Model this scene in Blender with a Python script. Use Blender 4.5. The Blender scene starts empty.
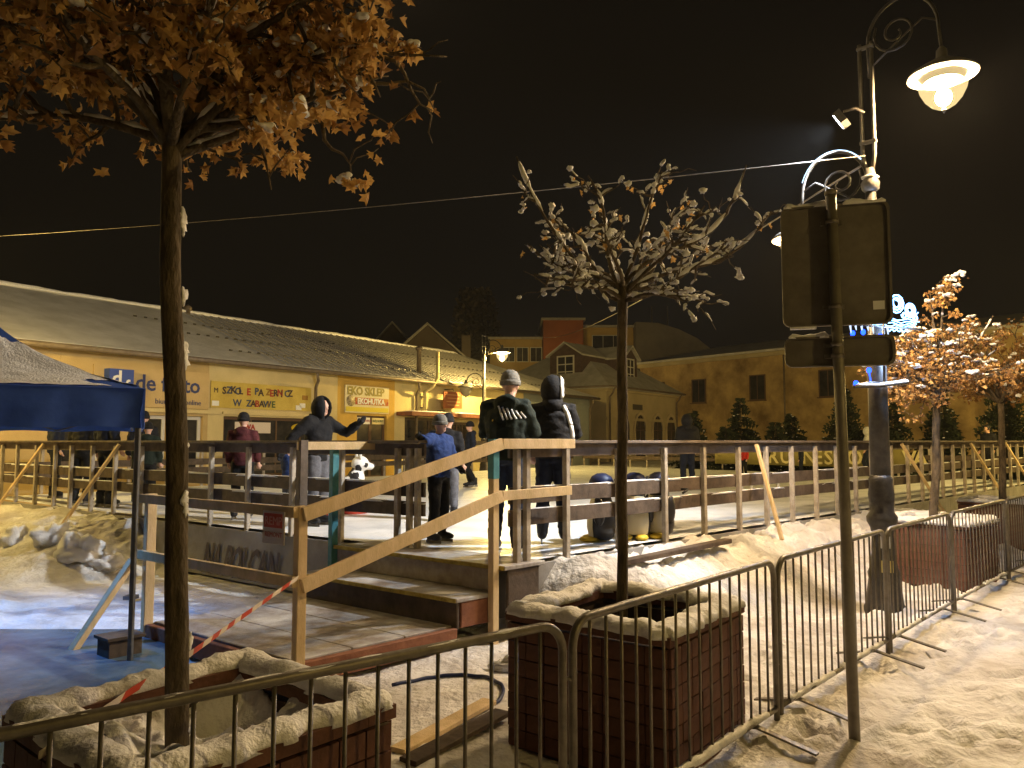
import bpy, bmesh, math, random
from mathutils import Vector, Matrix, noise
from mathutils.bvhtree import BVHTree

random.seed(7)
R = math.radians
SC = bpy.context.scene
COL = SC.collection

# ------------------------------------------------------------------ camera, sky, exposure
cam_d = bpy.data.cameras.new('camera')
cam_d.sensor_width = 36.0
cam_d.lens = 27.07
cam_d.clip_start = 0.05
cam_d.clip_end = 1500
cam = bpy.data.objects.new('camera', cam_d)
COL.objects.link(cam)
cam.location = (0, 0, 1.75)
cam.rotation_euler = (R(90 + 4.234), 0, 0)
SC.camera = cam

W = bpy.data.worlds.new('World')
SC.world = W
W.use_nodes = True
bg = W.node_tree.nodes['Background']
bg.inputs['Color'].default_value = (1.0, 0.76, 0.52, 1)
bg.inputs['Strength'].default_value = 0.0046

vs = SC.view_settings
vs.view_transform = 'Standard'
vs.look = 'None'
vs.exposure = 0.0
vs.gamma = 1.0
SC.cycles.max_bounces = 6
SC.cycles.diffuse_bounces = 3
SC.cycles.transparent_max_bounces = 12
SC.cycles.use_denoising = True
SC.cycles.sample_clamp_indirect = 3.0

SODIUM = (1.0, 0.60, 0.19)
COOL = (0.80, 0.90, 1.0)
YELLOW_SODIUM = (1.0, 0.73, 0.24)
PALE_SODIUM = (1.0, 0.72, 0.39)
POWER = dict(lantern_upper=1900, lantern_lower=900, flood=2700, plaza=3200, side=2000,
             street=720, right=3200, court=4200, lane=1800, tent=300, ornament=140, cross=420)  # side, street, right, court, lane, tent, cross: lamps added out of view


# ------------------------------------------------------------------ materials
MATS = {}


def mat(name, col, col2=None, rough=0.8, scale=6.0, metal=0.0, bump=0.0, bscale=None, stretch=None,
        detail=6.0, contrast=(0.35, 0.65), spec=0.3, sub=None, trans=0.0, coord='Object'):
    m = bpy.data.materials.new(name)
    m.use_nodes = True
    nt = m.node_tree
    bs = nt.nodes['Principled BSDF']
    bs.inputs['Roughness'].default_value = rough
    bs.inputs['Metallic'].default_value = metal
    bs.inputs['Specular IOR Level'].default_value = spec
    tc = nt.nodes.new('ShaderNodeTexCoord')
    mp = nt.nodes.new('ShaderNodeMapping')
    nt.links.new(tc.outputs[coord], mp.inputs['Vector'])
    if stretch:
        mp.inputs['Scale'].default_value = stretch
    if col2 is not None:
        n = nt.nodes.new('ShaderNodeTexNoise')
        n.inputs['Scale'].default_value = scale
        n.inputs['Detail'].default_value = detail
        n.inputs['Roughness'].default_value = 0.65
        nt.links.new(mp.outputs['Vector'], n.inputs['Vector'])
        r = nt.nodes.new('ShaderNodeValToRGB')
        r.color_ramp.elements[0].position = contrast[0]
        r.color_ramp.elements[1].position = contrast[1]
        r.color_ramp.elements[0].color = (*col, 1)
        r.color_ramp.elements[1].color = (*col2, 1)
        nt.links.new(n.outputs['Fac'], r.inputs['Fac'])
        out = r.outputs['Color']
        if sub is not None:                         # a second, larger stain colour
            n2 = nt.nodes.new('ShaderNodeTexNoise')
            n2.inputs['Scale'].default_value = sub[1]
            n2.inputs['Detail'].default_value = 5
            nt.links.new(mp.outputs['Vector'], n2.inputs['Vector'])
            r2 = nt.nodes.new('ShaderNodeValToRGB')
            r2.color_ramp.elements[0].position = sub[2]
            r2.color_ramp.elements[1].position = sub[3]
            r2.color_ramp.elements[0].color = (0, 0, 0, 1)
            r2.color_ramp.elements[1].color = (1, 1, 1, 1)
            nt.links.new(n2.outputs['Fac'], r2.inputs['Fac'])
            mx = nt.nodes.new('ShaderNodeMixRGB')
            mx.inputs['Color2'].default_value = (*sub[0], 1)
            nt.links.new(r2.outputs['Color'], mx.inputs['Fac'])
            nt.links.new(out, mx.inputs['Color1'])
            out = mx.outputs['Color']
        nt.links.new(out, bs.inputs['Base Color'])
    else:
        bs.inputs['Base Color'].default_value = (*col, 1)
    if bump > 0:
        nb = nt.nodes.new('ShaderNodeTexNoise')
        nb.inputs['Scale'].default_value = bscale or scale * 3
        nb.inputs['Detail'].default_value = 6
        nt.links.new(mp.outputs['Vector'], nb.inputs['Vector'])
        b = nt.nodes.new('ShaderNodeBump')
        b.inputs['Strength'].default_value = bump
        b.inputs['Distance'].default_value = 0.05 if 'snow' in name else 0.02
        nt.links.new(nb.outputs['Fac'], b.inputs['Height'])
        nt.links.new(b.outputs['Normal'], bs.inputs['Normal'])
    if trans > 0:
        t = nt.nodes.new('ShaderNodeBsdfTranslucent')
        t.inputs['Color'].default_value = (*(col2 or col), 1)
        ms = nt.nodes.new('ShaderNodeMixShader')
        ms.inputs['Fac'].default_value = trans
        o = nt.nodes['Material Output']
        nt.links.new(bs.outputs['BSDF'], ms.inputs[1])
        nt.links.new(t.outputs['BSDF'], ms.inputs[2])
        nt.links.new(ms.outputs['Shader'], o.inputs['Surface'])
    MATS[name] = m
    return m


def glow(name, col, strength, see_through=0.0):
    m = bpy.data.materials.new(name)
    m.use_nodes = True
    nt = m.node_tree
    nt.nodes.remove(nt.nodes['Principled BSDF'])
    e = nt.nodes.new('ShaderNodeEmission')
    e.inputs['Color'].default_value = (*col, 1)
    e.inputs['Strength'].default_value = strength
    o = nt.nodes['Material Output']
    if see_through:
        t = nt.nodes.new('ShaderNodeBsdfTransparent')
        t.inputs['Color'].default_value = (1, 0.95, 0.85, 1)
        ms = nt.nodes.new('ShaderNodeMixShader')
        ms.inputs['Fac'].default_value = see_through
        nt.links.new(e.outputs[0], ms.inputs[1])
        nt.links.new(t.outputs[0], ms.inputs[2])
        nt.links.new(ms.outputs[0], o.inputs['Surface'])
    else:
        nt.links.new(e.outputs[0], o.inputs['Surface'])
    return m


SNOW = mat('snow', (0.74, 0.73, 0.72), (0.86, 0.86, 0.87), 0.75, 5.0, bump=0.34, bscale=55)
SNOW_GROUND = mat('trampled_snow', (0.50, 0.47, 0.43), (0.80, 0.79, 0.78), 0.8, 2.6, bump=0.65, bscale=17,
                  contrast=(0.30, 0.60), sub=((0.36, 0.31, 0.26), 0.75, 0.52, 0.74))
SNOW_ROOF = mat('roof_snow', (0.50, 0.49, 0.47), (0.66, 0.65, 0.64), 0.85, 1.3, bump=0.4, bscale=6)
ICE = mat('ice', (0.56, 0.58, 0.61), (0.82, 0.83, 0.85), 0.42, 1.7, bump=0.35, bscale=9, contrast=(0.32, 0.58), detail=9)
ICY_BLUE_LIT = mat('blue_lit_icy_paving', (0.05, 0.09, 0.14), (0.17, 0.26, 0.34), 0.25, 1.6, bump=0.35, bscale=9, contrast=(0.3, 0.7), detail=8)  # icy surface, with the blue light by the tent put into its colour
WOOD_NEW = mat('fresh_pine', (0.52, 0.38, 0.19), (0.70, 0.53, 0.31), 0.65, 3.0, bump=0.25, bscale=30, stretch=(3, 3, 1))
WOOD_GREY = mat('weathered_wood', (0.27, 0.23, 0.18), (0.45, 0.40, 0.33), 0.8, 7.0, bump=0.3)
WOOD_DARK = mat('dark_plank', (0.055, 0.040, 0.030), (0.115, 0.085, 0.062), 0.7, 6.0, bump=0.3)
WOOD_BOARD = mat('brown_board', (0.075, 0.058, 0.045), (0.16, 0.125, 0.098), 0.7, 4.0, bump=0.3)
WOOD_RED = mat('stained_beam', (0.17, 0.065, 0.035), (0.26, 0.11, 0.06), 0.7, 8.0, bump=0.3)
TEAL = mat('teal_paint', (0.04, 0.16, 0.20), (0.07, 0.24, 0.28), 0.6, 9.0)
DECK = mat('frosted_plywood', (0.17, 0.13, 0.10), (0.52, 0.52, 0.53), 0.6, 2.3, bump=0.4, bscale=20,
           contrast=(0.36, 0.68), detail=9)
TREAD_EDGE = mat('worn_yellow_edge', (0.22, 0.16, 0.03), (0.45, 0.36, 0.08), 0.8, 9.0)
METAL = mat('galvanised_steel', (0.13, 0.115, 0.095), (0.21, 0.19, 0.16), 0.45, 12.0, metal=0.55, bump=0.1)
METAL_POLE = mat('sign_pole_steel', (0.16, 0.14, 0.11), (0.22, 0.20, 0.16), 0.5, 10.0, metal=0.3)
METAL_BACK = mat('sign_back_aluminium', (0.13, 0.117, 0.098), (0.20, 0.18, 0.15), 0.55, 5.0, metal=0.35, bump=0.05)
ALU = mat('tent_aluminium', (0.13, 0.13, 0.13), (0.20, 0.20, 0.20), 0.4, 9.0, metal=0.5)
IRON = mat('black_iron', (0.030, 0.027, 0.024), (0.055, 0.05, 0.045), 0.45, 14.0, bump=0.15)
CASTGREY = mat('lamp_grey_paint', (0.10, 0.095, 0.085), (0.15, 0.14, 0.125), 0.45, 12.0)
BRICK = mat('brown_clinker_tile', (0.085, 0.036, 0.023), (0.15, 0.066, 0.042), 0.65, 9.0, bump=0.25)
PLANTER = mat('planter_core', (0.03, 0.018, 0.014), (0.05, 0.03, 0.024), 0.85, 9.0)
SOIL = mat('dark_soil', (0.02, 0.016, 0.012), (0.05, 0.04, 0.03), 0.95, 12.0, bump=0.8)
BARK = mat('bark', (0.055, 0.042, 0.026), (0.13, 0.10, 0.065), 0.9, 22.0, bump=0.9, bscale=60, stretch=(1, 1, 0.35))
LEAF = mat('dry_leaf', (0.36, 0.19, 0.055), (0.62, 0.40, 0.15), 0.7, 9.0, trans=0.35)
LEAF_DARK = mat('dark_dry_leaf', (0.17, 0.085, 0.028), (0.33, 0.18, 0.065), 0.75, 9.0, trans=0.3)
NEEDLE = mat('spruce_needles', (0.020, 0.030, 0.013), (0.055, 0.065, 0.028), 0.8, 6.0)
TENT_BLUE = mat('tent_fabric', (0.040, 0.095, 0.36), (0.055, 0.125, 0.44), 0.65, 5.0, bump=0.3, bscale=6, trans=0.2)
RUBBER = mat('blue_hose', (0.02, 0.03, 0.09), rough=0.5)
GLASS_DARK = mat('window_glass', (0.018, 0.018, 0.02), (0.05, 0.045, 0.04), 0.12, 2.0, spec=0.5)
FRAME_WHITE = mat('white_window_frame', (0.62, 0.60, 0.55), rough=0.6)
FRAME_BROWN = mat('brown_door_frame', (0.12, 0.07, 0.04), rough=0.6)
GUTTER = mat('gutter_metal', (0.14, 0.11, 0.08), (0.2, 0.16, 0.12), 0.5, 6.0, metal=0.3)
SKIN = mat('skin', (0.56, 0.33, 0.24), (0.62, 0.38, 0.28), 0.55, 20.0)
EYE = mat('eye', (0.03, 0.025, 0.02), rough=0.3)
WHITE = mat('white_paint', (0.75, 0.75, 0.74), rough=0.6)
BLACK = mat('black_rubber', (0.018, 0.018, 0.02), rough=0.55)
TARP = mat('grey_tarpaulin', (0.20, 0.19, 0.18), (0.32, 0.31, 0.30), 0.7, 2.5, bump=0.5, bscale=5)
LETTER_DARK = mat('dark_lettering', (0.07, 0.055, 0.065), (0.12, 0.10, 0.11), 0.7, 5.0)


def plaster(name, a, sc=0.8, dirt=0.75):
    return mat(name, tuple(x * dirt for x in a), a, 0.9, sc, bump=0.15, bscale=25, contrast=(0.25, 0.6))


# ------------------------------------------------------------------ mesh builder
def V(*a):
    return Vector(a)


class MB:
    def __init__(self):
        self.v, self.f, self.mi, self.sm = [], [], [], []

    def add(self, vs, fs, mi=0, smooth=False):
        b = len(self.v)
        self.v.extend(tuple(x) for x in vs)
        for f in fs:
            self.f.append([i + b for i in f])
            self.mi.append(mi)
            self.sm.append(smooth)

    def obox(self, c, ax, ay, az, mi=0):
        c, ax, ay, az = map(Vector, (c, ax, ay, az))
        vs = [c + ax * sx + ay * sy + az * sz for sz in (-1, 1) for sy in (-1, 1) for sx in (-1, 1)]
        fs = [(0, 2, 3, 1), (4, 5, 7, 6), (0, 1, 5, 4), (2, 6, 7, 3), (1, 3, 7, 5), (0, 4, 6, 2)]
        if ax.cross(ay).dot(az) < 0:
            fs = [f[::-1] for f in fs]
        self.add(vs, fs, mi)

    def box(self, lo, hi, mi=0):
        c = [(a + b) / 2 for a, b in zip(lo, hi)]
        h = [(b - a) / 2 for a, b in zip(lo, hi)]
        self.obox(c, (h[0], 0, 0), (0, h[1], 0), (0, 0, h[2]), mi)

    def beam(self, p, q, w, h, up=(0, 0, 1), ch=0.12, mi=0):
        """chamfered bar from p to q, w across, h along up"""
        p, q, up = Vector(p), Vector(q), Vector(up)
        d = (q - p).normalized()
        side = d.cross(up)
        if side.length < 1e-4:
            side = d.cross(Vector((0, 1, 0)))
        side.normalize()
        u = side.cross(d).normalized()
        a, b = w / 2, h / 2
        c = ch * min(a, b) * 2
        sec = [(-a + c, -b), (a - c, -b), (a, -b + c), (a, b - c), (a - c, b), (-a + c, b), (-a, b - c), (-a, -b + c)]
        vs = [e + side * x + u * y for e in (p, q) for x, y in sec]
        fs = [(i, (i + 1) % 8, 8 + (i + 1) % 8, 8 + i) for i in range(8)]
        fs += [tuple(range(7, -1, -1)), tuple(range(8, 16))]
        self.add(vs, fs, mi)

    def tube(self, pts, rad, n=8, mi=0, caps=True, smooth=True):
        pts = [Vector(p) for p in pts]
        if not hasattr(rad, '__len__'):
            rad = [rad] * len(pts)
        ref = None
        rings = []
        for i, p in enumerate(pts):
            d = (pts[min(i + 1, len(pts) - 1)] - pts[max(i - 1, 0)])
            d = d.normalized() if d.length > 1e-9 else Vector((0, 0, 1))
            if ref is None:
                ref = Vector((1, 0, 0)) if abs(d.x) < 0.8 else Vector((0, 1, 0))
            a = (ref - d * ref.dot(d))
            a = a.normalized() if a.length > 1e-6 else d.orthogonal().normalized()
            ref = a
            b = d.cross(a)
            rings.append([p + (a * math.cos(2 * math.pi * k / n) + b * math.sin(2 * math.pi * k / n)) * rad[i] for k in range(n)])
        self.loft(rings, mi, caps, smooth)

    def loft(self, rings, mi=0, caps=True, smooth=True, closed=True):
        n = len(rings[0])
        vs = [p for r in rings for p in r]
        fs = []
        for i in range(len(rings) - 1):
            for k in range(n if closed else n - 1):
                k2 = (k + 1) % n
                fs.append((i * n + k, i * n + k2, (i + 1) * n + k2, (i + 1) * n + k))
        self.add(vs, fs, mi, smooth)
        if caps:
            b = len(self.v) - len(vs)
            self.f.append([b + k for k in range(n - 1, -1, -1)])
            self.f.append([b + (len(rings) - 1) * n + k for k in range(n)])
            self.mi += [mi, mi]
            self.sm += [False, False]

    def lathe(self, prof, c=(0, 0, 0), n=16, mi=0, sx=1.0, sy=1.0, smooth=True):
        c = Vector(c)
        rings = [[c + Vector((max(r, 1e-4) * sx * math.cos(2 * math.pi * k / n), max(r, 1e-4) * sy * math.sin(2 * math.pi * k / n), z)) for k in range(n)] for r, z in prof]
        self.loft(rings, mi, True, smooth)

    def ell(self, c, r, n=10, m=7, mi=0, rot=None):
        c = Vector(c)
        rings = []
        for i in range(m + 1):
            t = math.pi * i / m
            s = max(math.sin(t), 1e-3)
            ring = []
            for k in range(n):
                p = Vector((r[0] * s * math.cos(2 * math.pi * k / n), r[1] * s * math.sin(2 * math.pi * k / n), -r[2] * math.cos(t)))
                if rot is not None:
                    p = rot @ p
                ring.append(c + p)
            rings.append(ring)
        self.loft(rings, mi, True, True)

    def mesh(self, name, mats):
        me = bpy.data.meshes.new(name)
        me.from_pydata(self.v, [], self.f)
        if not isinstance(mats, (list, tuple)):
            mats = [mats]
        for m in mats:
            me.materials.append(m)
        me.polygons.foreach_set('material_index', self.mi)
        me.polygons.foreach_set('use_smooth', self.sm)
        me.update()
        return me

    def build(self, name, mats, parent=None, **props):
        return put(name, self.mesh(name, mats), parent, **props)


def put(name, me, parent=None, loc=None, rot=None, **props):
    o = bpy.data.objects.new(name, me)
    COL.objects.link(o)
    if parent is not None:
        o.parent = parent
        o.matrix_parent_inverse = world_inv(parent)
    if loc is not None:
        o.location = loc
    if rot is not None:
        o.rotation_euler = rot
    for k, v in props.items():
        o[k] = v
    return o


def world_inv(p):
    m = Matrix.Identity(4)
    while p is not None:
        m = Matrix.LocRotScale(p.location, p.rotation_euler, p.scale) @ m
        if p.parent is not None:
            m = p.matrix_parent_inverse @ m
        p = p.parent
    return m.inverted()


def thing(name, loc, label, cat, group=None):
    o = bpy.data.objects.new(name, None)
    o.empty_display_size = 0.2
    COL.objects.link(o)
    o.location = loc
    tag(o, label, cat, group)
    return o


def tag(o, label, cat, group=None, kind=None):
    o['label'] = label
    o['category'] = cat
    if group:
        o['group'] = group
    if kind:
        o['kind'] = kind
    return o


def kids(o):
    return [c for c in bpy.data.objects if c.parent is o]


def copy_tree(root, move, label, first=None):
    """a copy of a thing, its parts and their sub-parts, moved by MOVE"""
    r = root.copy()
    COL.objects.link(r)
    r.location = Vector(root.location) + Vector(move)
    r['label'] = label
    todo = [(root, r)]
    while todo:
        a, b = todo.pop()
        for c in kids(a):
            d = c.copy()
            COL.objects.link(d)
            d.parent = b
            todo.append((c, d))
    return r


def text_mesh(s, size, m, origin, xdir, up=(0, 0, 1), parent=None, name='lettering', ext=0.004, spacing=1.0, bold=0.0, **props):
    cu = bpy.data.curves.new(name, 'FONT')
    cu.body = s
    cu.size = size
    cu.extrude = ext
    cu.offset = bold
    cu.space_character = spacing
    cu.resolution_u = 2
    tmp = bpy.data.objects.new(name, cu)
    COL.objects.link(tmp)
    dg = bpy.context.evaluated_depsgraph_get()
    me = bpy.data.meshes.new_from_object(tmp.evaluated_get(dg))
    bpy.data.objects.remove(tmp)
    x, u = Vector(xdir).normalized(), Vector(up).normalized()
    n = x.cross(u)
    M = Matrix((x, u, n)).transposed().to_4x4()
    M.translation = Vector(origin)
    me.transform(M)
    me.materials.clear()
    me.materials.append(m)
    return put(name, me, parent, **props)


def fused(mb, voxel, noise_amp=0.0, noise_scale=8.0, smooth_iter=2):
    """one continuous skin round everything in MB"""
    me = mb.mesh('tmp', SNOW)
    o = bpy.data.objects.new('tmp', me)
    COL.objects.link(o)
    r = o.modifiers.new('r', 'REMESH')
    r.mode = 'VOXEL'
    r.voxel_size = voxel
    r.use_smooth_shade = True
    if smooth_iter:
        s = o.modifiers.new('s', 'SMOOTH')
        s.iterations = smooth_iter
        s.factor = 0.5
    dg = bpy.context.evaluated_depsgraph_get()
    out = bpy.data.meshes.new_from_object(o.evaluated_get(dg))
    bpy.data.objects.remove(o)
    bpy.data.meshes.remove(me)
    if noise_amp:
        seed = Vector((random.random() * 50, random.random() * 50, 0))
        nrm = [v.normal.copy() for v in out.vertices]
        for v, nn in zip(out.vertices, nrm):
            v.co += nn * noise_amp * noise.noise(Vector((v.co.x, v.co.y, v.co.z * 1.6)) * noise_scale + seed)
    for p in out.polygons:
        p.use_smooth = True
    out.materials.clear()
    return out


def lump(c, r, seed=0, rough=0.35, n=10, m=7):
    """a rough closed lump of snow"""
    mb = MB()
    mb.ell(c, r, n, m)
    c = Vector(c)
    out = []
    for p in mb.v:
        d = Vector(p) - c
        k = 1 + rough * noise.noise(d.normalized() * 1.7 + Vector((seed * 3.1, seed * 1.7, 0)))
        out.append(tuple(c + d * k))
    mb.v = out
    return mb


def snow_ridge(pts, w, h, seed=0, step=0.04, var=0.5, drop=0.012):
    """a lumpy ridge of snow lying along a polyline"""
    P = []
    pts = [Vector(p) for p in pts]
    for a, b in zip(pts, pts[1:]):
        n = max(2, int((b - a).length / step))
        P += [a.lerp(b, i / n) for i in range(n)]
    P.append(pts[-1])
    rings = []
    for i, p in enumerate(P):
        d = (P[min(i + 1, len(P) - 1)] - P[max(i - 1, 0)])
        s = Vector((d.y, -d.x, 0))
        s = s.normalized() if s.length > 1e-6 else Vector((1, 0, 0))
        k = 1 + var * noise.noise(Vector((i * 0.16, seed, 0))) + 0.35 * var * noise.noise(Vector((i * 0.6, seed, 5)))
        k2 = 1 + var * noise.noise(Vector((i * 0.2, seed + 9, 0)))
        if i in (0, len(P) - 1):
            k *= 0.35
        off = s * w * 0.18 * noise.noise(Vector((i * 0.13, seed + 4, 0)))
        ring = []
        for j in range(13):
            a = math.pi * j / 12
            q = p + off + s * (math.cos(a) * w / 2 * k2) + Vector((0, 0, max(0, math.sin(a)) ** 0.75 * h * k if 0 < j < 12 else -drop))
            if 0 < j < 12:
                g = noise.noise(q * 11 + Vector((seed, 0, 0))) * 0.13 + noise.noise(q * 40) * 0.10 + noise.noise(q * 90) * 0.05
                q += Vector((0, 0, h * g)) + s * (w * 0.08 * noise.noise(q * 17 + Vector((0, seed, 0))))
            ring.append(q)
        rings.append(ring)
    mb = MB()
    mb.loft(rings, 0, True, True)
    return mb


def lathe_at(name, prof, c, m, parent, n=16, **k):
    mb = MB()
    mb.lathe(prof, c, n)
    return mb.build(name, m, parent, **k)


# ------------------------------------------------------------------ plan of the place
A = V(0.125, 7.11, 0)                    # rink corner nearest the camera
EL = V(-0.7915, 0.6112, 0)               # along the left rink fence
ER = V(0.7146, 0.6996, 0)                # along the right rink fence
FO = V(-10.6, 18.0, 0)                   # long shop building: origin, direction, outward normal
FD = V(0.5559, 0.8313, 0)
FN = V(0.8313, -0.5559, 0)
ICE_Z = 0.66
D_ = A + EL * 13.0
C_ = D_ + V(13.35, 19.95, 0)
B_ = A + ER * 20.0
NR = V(0.6996, -0.7146, 0)               # outward normals of the two near fences
NL = V(-0.6112, -0.7915, 0)


def smooth(a, b, x):
    t = min(1, max(0, (x - a) / (b - a)))
    return t * t * (3 - 2 * t)


FOOT = [(random.uniform(0.8, 8.5), random.uniform(2.6, 11), random.uniform(0, 6.3), random.uniform(0.02, 0.055)) for _ in range(620)]
FGRID = {}
for f in FOOT:
    for i in range(-1, 2):
        for j in range(-1, 2):
            FGRID.setdefault((int(f[0] / 0.4) + i, int(f[1] / 0.4) + j), []).append(f)


def ground_h(x, y):
    p = V(x, y, 0)
    q = p - A
    dr, tr = q.dot(NR), q.dot(ER)
    dl, tl = q.dot(NL), q.dot(EL)
    back = smooth(0.0, 6.0, min(-dr, -dl)) * 0.5
    h = back
    n1 = noise.noise(V(x * 0.9, y * 0.9, 1))
    n2 = noise.noise(V(x * 2.7, y * 2.7, 4))
    n3 = noise.noise(V(x * 8.0, y * 8.0, 9))
    h += 0.03 * n1 + 0.018 * n2 + 0.013 * n3
    # bank of cleared snow along the right fence
    if dr > -0.8 and tr > -0.4:
        along = smooth(-0.3, 0.5, tr) * (1 - 0.55 * smooth(8.5, 12, tr))
        wid = 1.35 + 0.35 * noise.noise(V(tr * 0.6, 3, 0)) + 0.25 * smooth(2.0, 4.0, tr)
        prof = 1 - smooth(0.25, wid, dr)
        hh = (0.60 + 0.05 * n1 + 0.06 * noise.noise(V(x * 2.2, y * 2.2, 7))) * along * prof * smooth(-0.8, -0.1, dr)
        hh += 0.07 * along * math.exp(-((dr - 0.75) / 0.3) ** 2) * (0.6 + 1.2 * n2) * smooth(2.2, 3.2, tr)
        hh += 0.05 * n3 * prof * along
        h += max(0, hh)
    # heap under the left fence
    if dl > -0.8 and tl > 3.5 and dr < 0.4:
        along = smooth(5.6, 7.4, tl + 0.35 * n1)
        prof = 1 - smooth(0.3, 2.3 + 0.3 * n1, dl)
        h += max(0, (0.58 + 0.10 * n2 + 0.05 * n3) * along * prof * smooth(-0.8, -0.1, dl))
        h += 0.10 * (0.5 + n2) * math.exp(-((dl - 3.0) / 0.8) ** 2) * smooth(2.5, 4, tl)
    # trodden prints on the street side
    for fx, fy, fa, fd in FGRID.get((int(x / 0.4), int(y / 0.4)), ()):
        ex, ey = x - fx, y - fy
        u = ex * math.cos(fa) + ey * math.sin(fa)
        w = -ex * math.sin(fa) + ey * math.cos(fa)
        rr = (u / 0.15) ** 2 + (w / 0.075) ** 2
        if rr < 4:
            h += -fd * math.exp(-rr * 1.3) + fd * 0.55 * math.exp(-((math.sqrt(rr) - 1.35) / 0.35) ** 2)
    # kicked-up snow along the barriers
    s = (x + 1.275) * (-0.757) + (y - 1.976) * 0.653
    if -1.2 < s < 0.8:
        h += 0.05 * (0.5 + n2 + 0.6 * n3) * math.exp(-((s + 0.1) / 0.35) ** 2)
    return h


def axis(lo, hi, step, far, grow=1.22):
    a = []
    x = lo
    while x <= hi:
        a.append(x)
        x += step
    left, st, x = [], step, lo
    while x > -far:
        st *= grow
        x -= st
        left.append(x)
    st, x = step, a[-1]
    while x < far:
        st *= grow
        x += st
        a.append(x)
    return left[::-1] + a


xs = axis(-6.5, 8.5, 0.042, 420)
ys = axis(1.2, 13.5, 0.042, 420)
gv = [(x, y, ground_h(x, y)) for y in ys for x in xs]
nx = len(xs)
gf = [(j * nx + i, j * nx + i + 1, (j + 1) * nx + i + 1, (j + 1) * nx + i) for j in range(len(ys) - 1) for i in range(nx - 1)]
gm = bpy.data.meshes.new('snowy_ground')
gm.from_pydata(gv, [], gf)
gm.polygons.foreach_set('use_smooth', [True] * len(gf))
gm.materials.append(SNOW_GROUND)
put('snowy_ground', gm, kind='structure')

# ice of the rink: a thick slab with a scraped, slightly uneven top
mb = MB()
N = 60
top = []
for j in range(N + 1):
    for i in range(N + 1):
        u, v = (i / N) ** 1.6, (j / N) ** 1.6
        p = A.lerp(B_, u).lerp(D_.lerp(C_, u), v)
        top.append((p.x, p.y, ICE_Z + 0.006 * noise.noise(V(p.x * 1.3, p.y * 1.3, 0))))
mb.add(top, [(j * (N + 1) + i, j * (N + 1) + i + 1, (j + 1) * (N + 1) + i + 1, (j + 1) * (N + 1) + i) for j in range(N) for i in range(N)], 0, True)
mb.build('ice_rink_surface', ICE, kind='structure')
mb = MB()
for p, q in ((A, B_), (A, D_)):
    out = NR if q is B_ else NL
    for i in range(10):
        a, b = p.lerp(q, i / 10), p.lerp(q, (i + 1) / 10 - 0.0008)
        mb.beam(a + out * 0.03 + V(0, 0, 0.33), b + out * 0.03 + V(0, 0, 0.33), 0.04, 0.60, ch=0.05)
mb.build('rink_edge_boarding', TARP, kind='structure')

# smooth icy paving under and beside the tent, blue light painted into it
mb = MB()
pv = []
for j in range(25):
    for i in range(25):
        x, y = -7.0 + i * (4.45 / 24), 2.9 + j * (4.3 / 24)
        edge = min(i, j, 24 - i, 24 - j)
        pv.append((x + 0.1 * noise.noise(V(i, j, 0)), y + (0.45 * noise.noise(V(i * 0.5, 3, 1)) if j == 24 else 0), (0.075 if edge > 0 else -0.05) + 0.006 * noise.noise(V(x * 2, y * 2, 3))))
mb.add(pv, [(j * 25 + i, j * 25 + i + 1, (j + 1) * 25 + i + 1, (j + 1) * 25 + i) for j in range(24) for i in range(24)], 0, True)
mb.build('blue_lit_icy_paving', ICY_BLUE_LIT, kind='structure')


# ------------------------------------------------------------------ long shop building
def fp(s, z, off=0.0):
    p = FO + FD * s + FN * off
    return V(p.x, p.y, z)


def panel(mb, s0, s1, z0, z1, o0, o1, mi=0):
    c = (fp(s0, z0, o0) + fp(s1, z1, o1)) / 2
    mb.obox(c, FD * ((s1 - s0) / 2), FN * ((o1 - o0) / 2), V(0, 0, (z1 - z0) / 2), mi)


shop = thing('shop_building', fp(10, 0.4), 'long low yellow row of shops with a snowy pitched roof behind the rink', 'building')
TAN = plaster('tan_plaster', (0.52, 0.38, 0.17))
CREAM = plaster('cream_plaster', (0.66, 0.54, 0.27))
OCHRE = plaster('ochre_plaster', (0.62, 0.40, 0.09))
PALE = plaster('pale_yellow_plaster', (0.68, 0.58, 0.30))
GREYBLUE = plaster('grey_blue_plaster', (0.26, 0.29, 0.30))
SLATE = mat('shop_roof_sheet', (0.30, 0.285, 0.27), (0.42, 0.40, 0.38), 0.7, 3.0)

# wall as one thickness per tenant, with openings left between the pieces
OPEN = [  # s0, s1, z0, z1, kind
    (0.05, 1.00, 0.9, 2.45, 'w'), (1.75, 2.75, 0.9, 2.42, 'w'), (3.1, 3.8, 0.9, 2.42, 'w'),
    (4.45, 8.3, 0.7, 2.45, 'shop'), (9.65, 11.1, 0.45, 2.62, 'door'), (12.05, 14.3, 0.45, 2.62, 'dark'),
    (14.75, 16.1, 0.45, 2.5, 'dark'), (20.9, 21.9, 0.9, 2.4, 'w'),
]
SEG = [(-6, 0.0, TAN), (0.0, 3.95, TAN), (3.95, 8.75, CREAM), (8.75, 11.5, OCHRE), (11.5, 20.0, PALE), (20.0, 26.3, GREYBLUE)]
WT = 0.25
for s0, s1, m in SEG:
    mb = MB()
    ops = [o for o in OPEN if o[0] >= s0 and o[1] <= s1]
    cur = s0
    for o in ops:
        if o[0] > cur:
            panel(mb, cur, o[0], 0.2, 4.0, -WT, 0)
        panel(mb, o[0], o[1], o[3], 4.0, -WT, 0)
        if o[2] > 0.3:
            panel(mb, o[0], o[1], 0.2, o[2], -WT, 0)
        cur = o[1]
    panel(mb, cur, s1 - 0.002, 0.2, 4.0, -WT, 0)
    mb.build('wall', m, shop)
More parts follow.
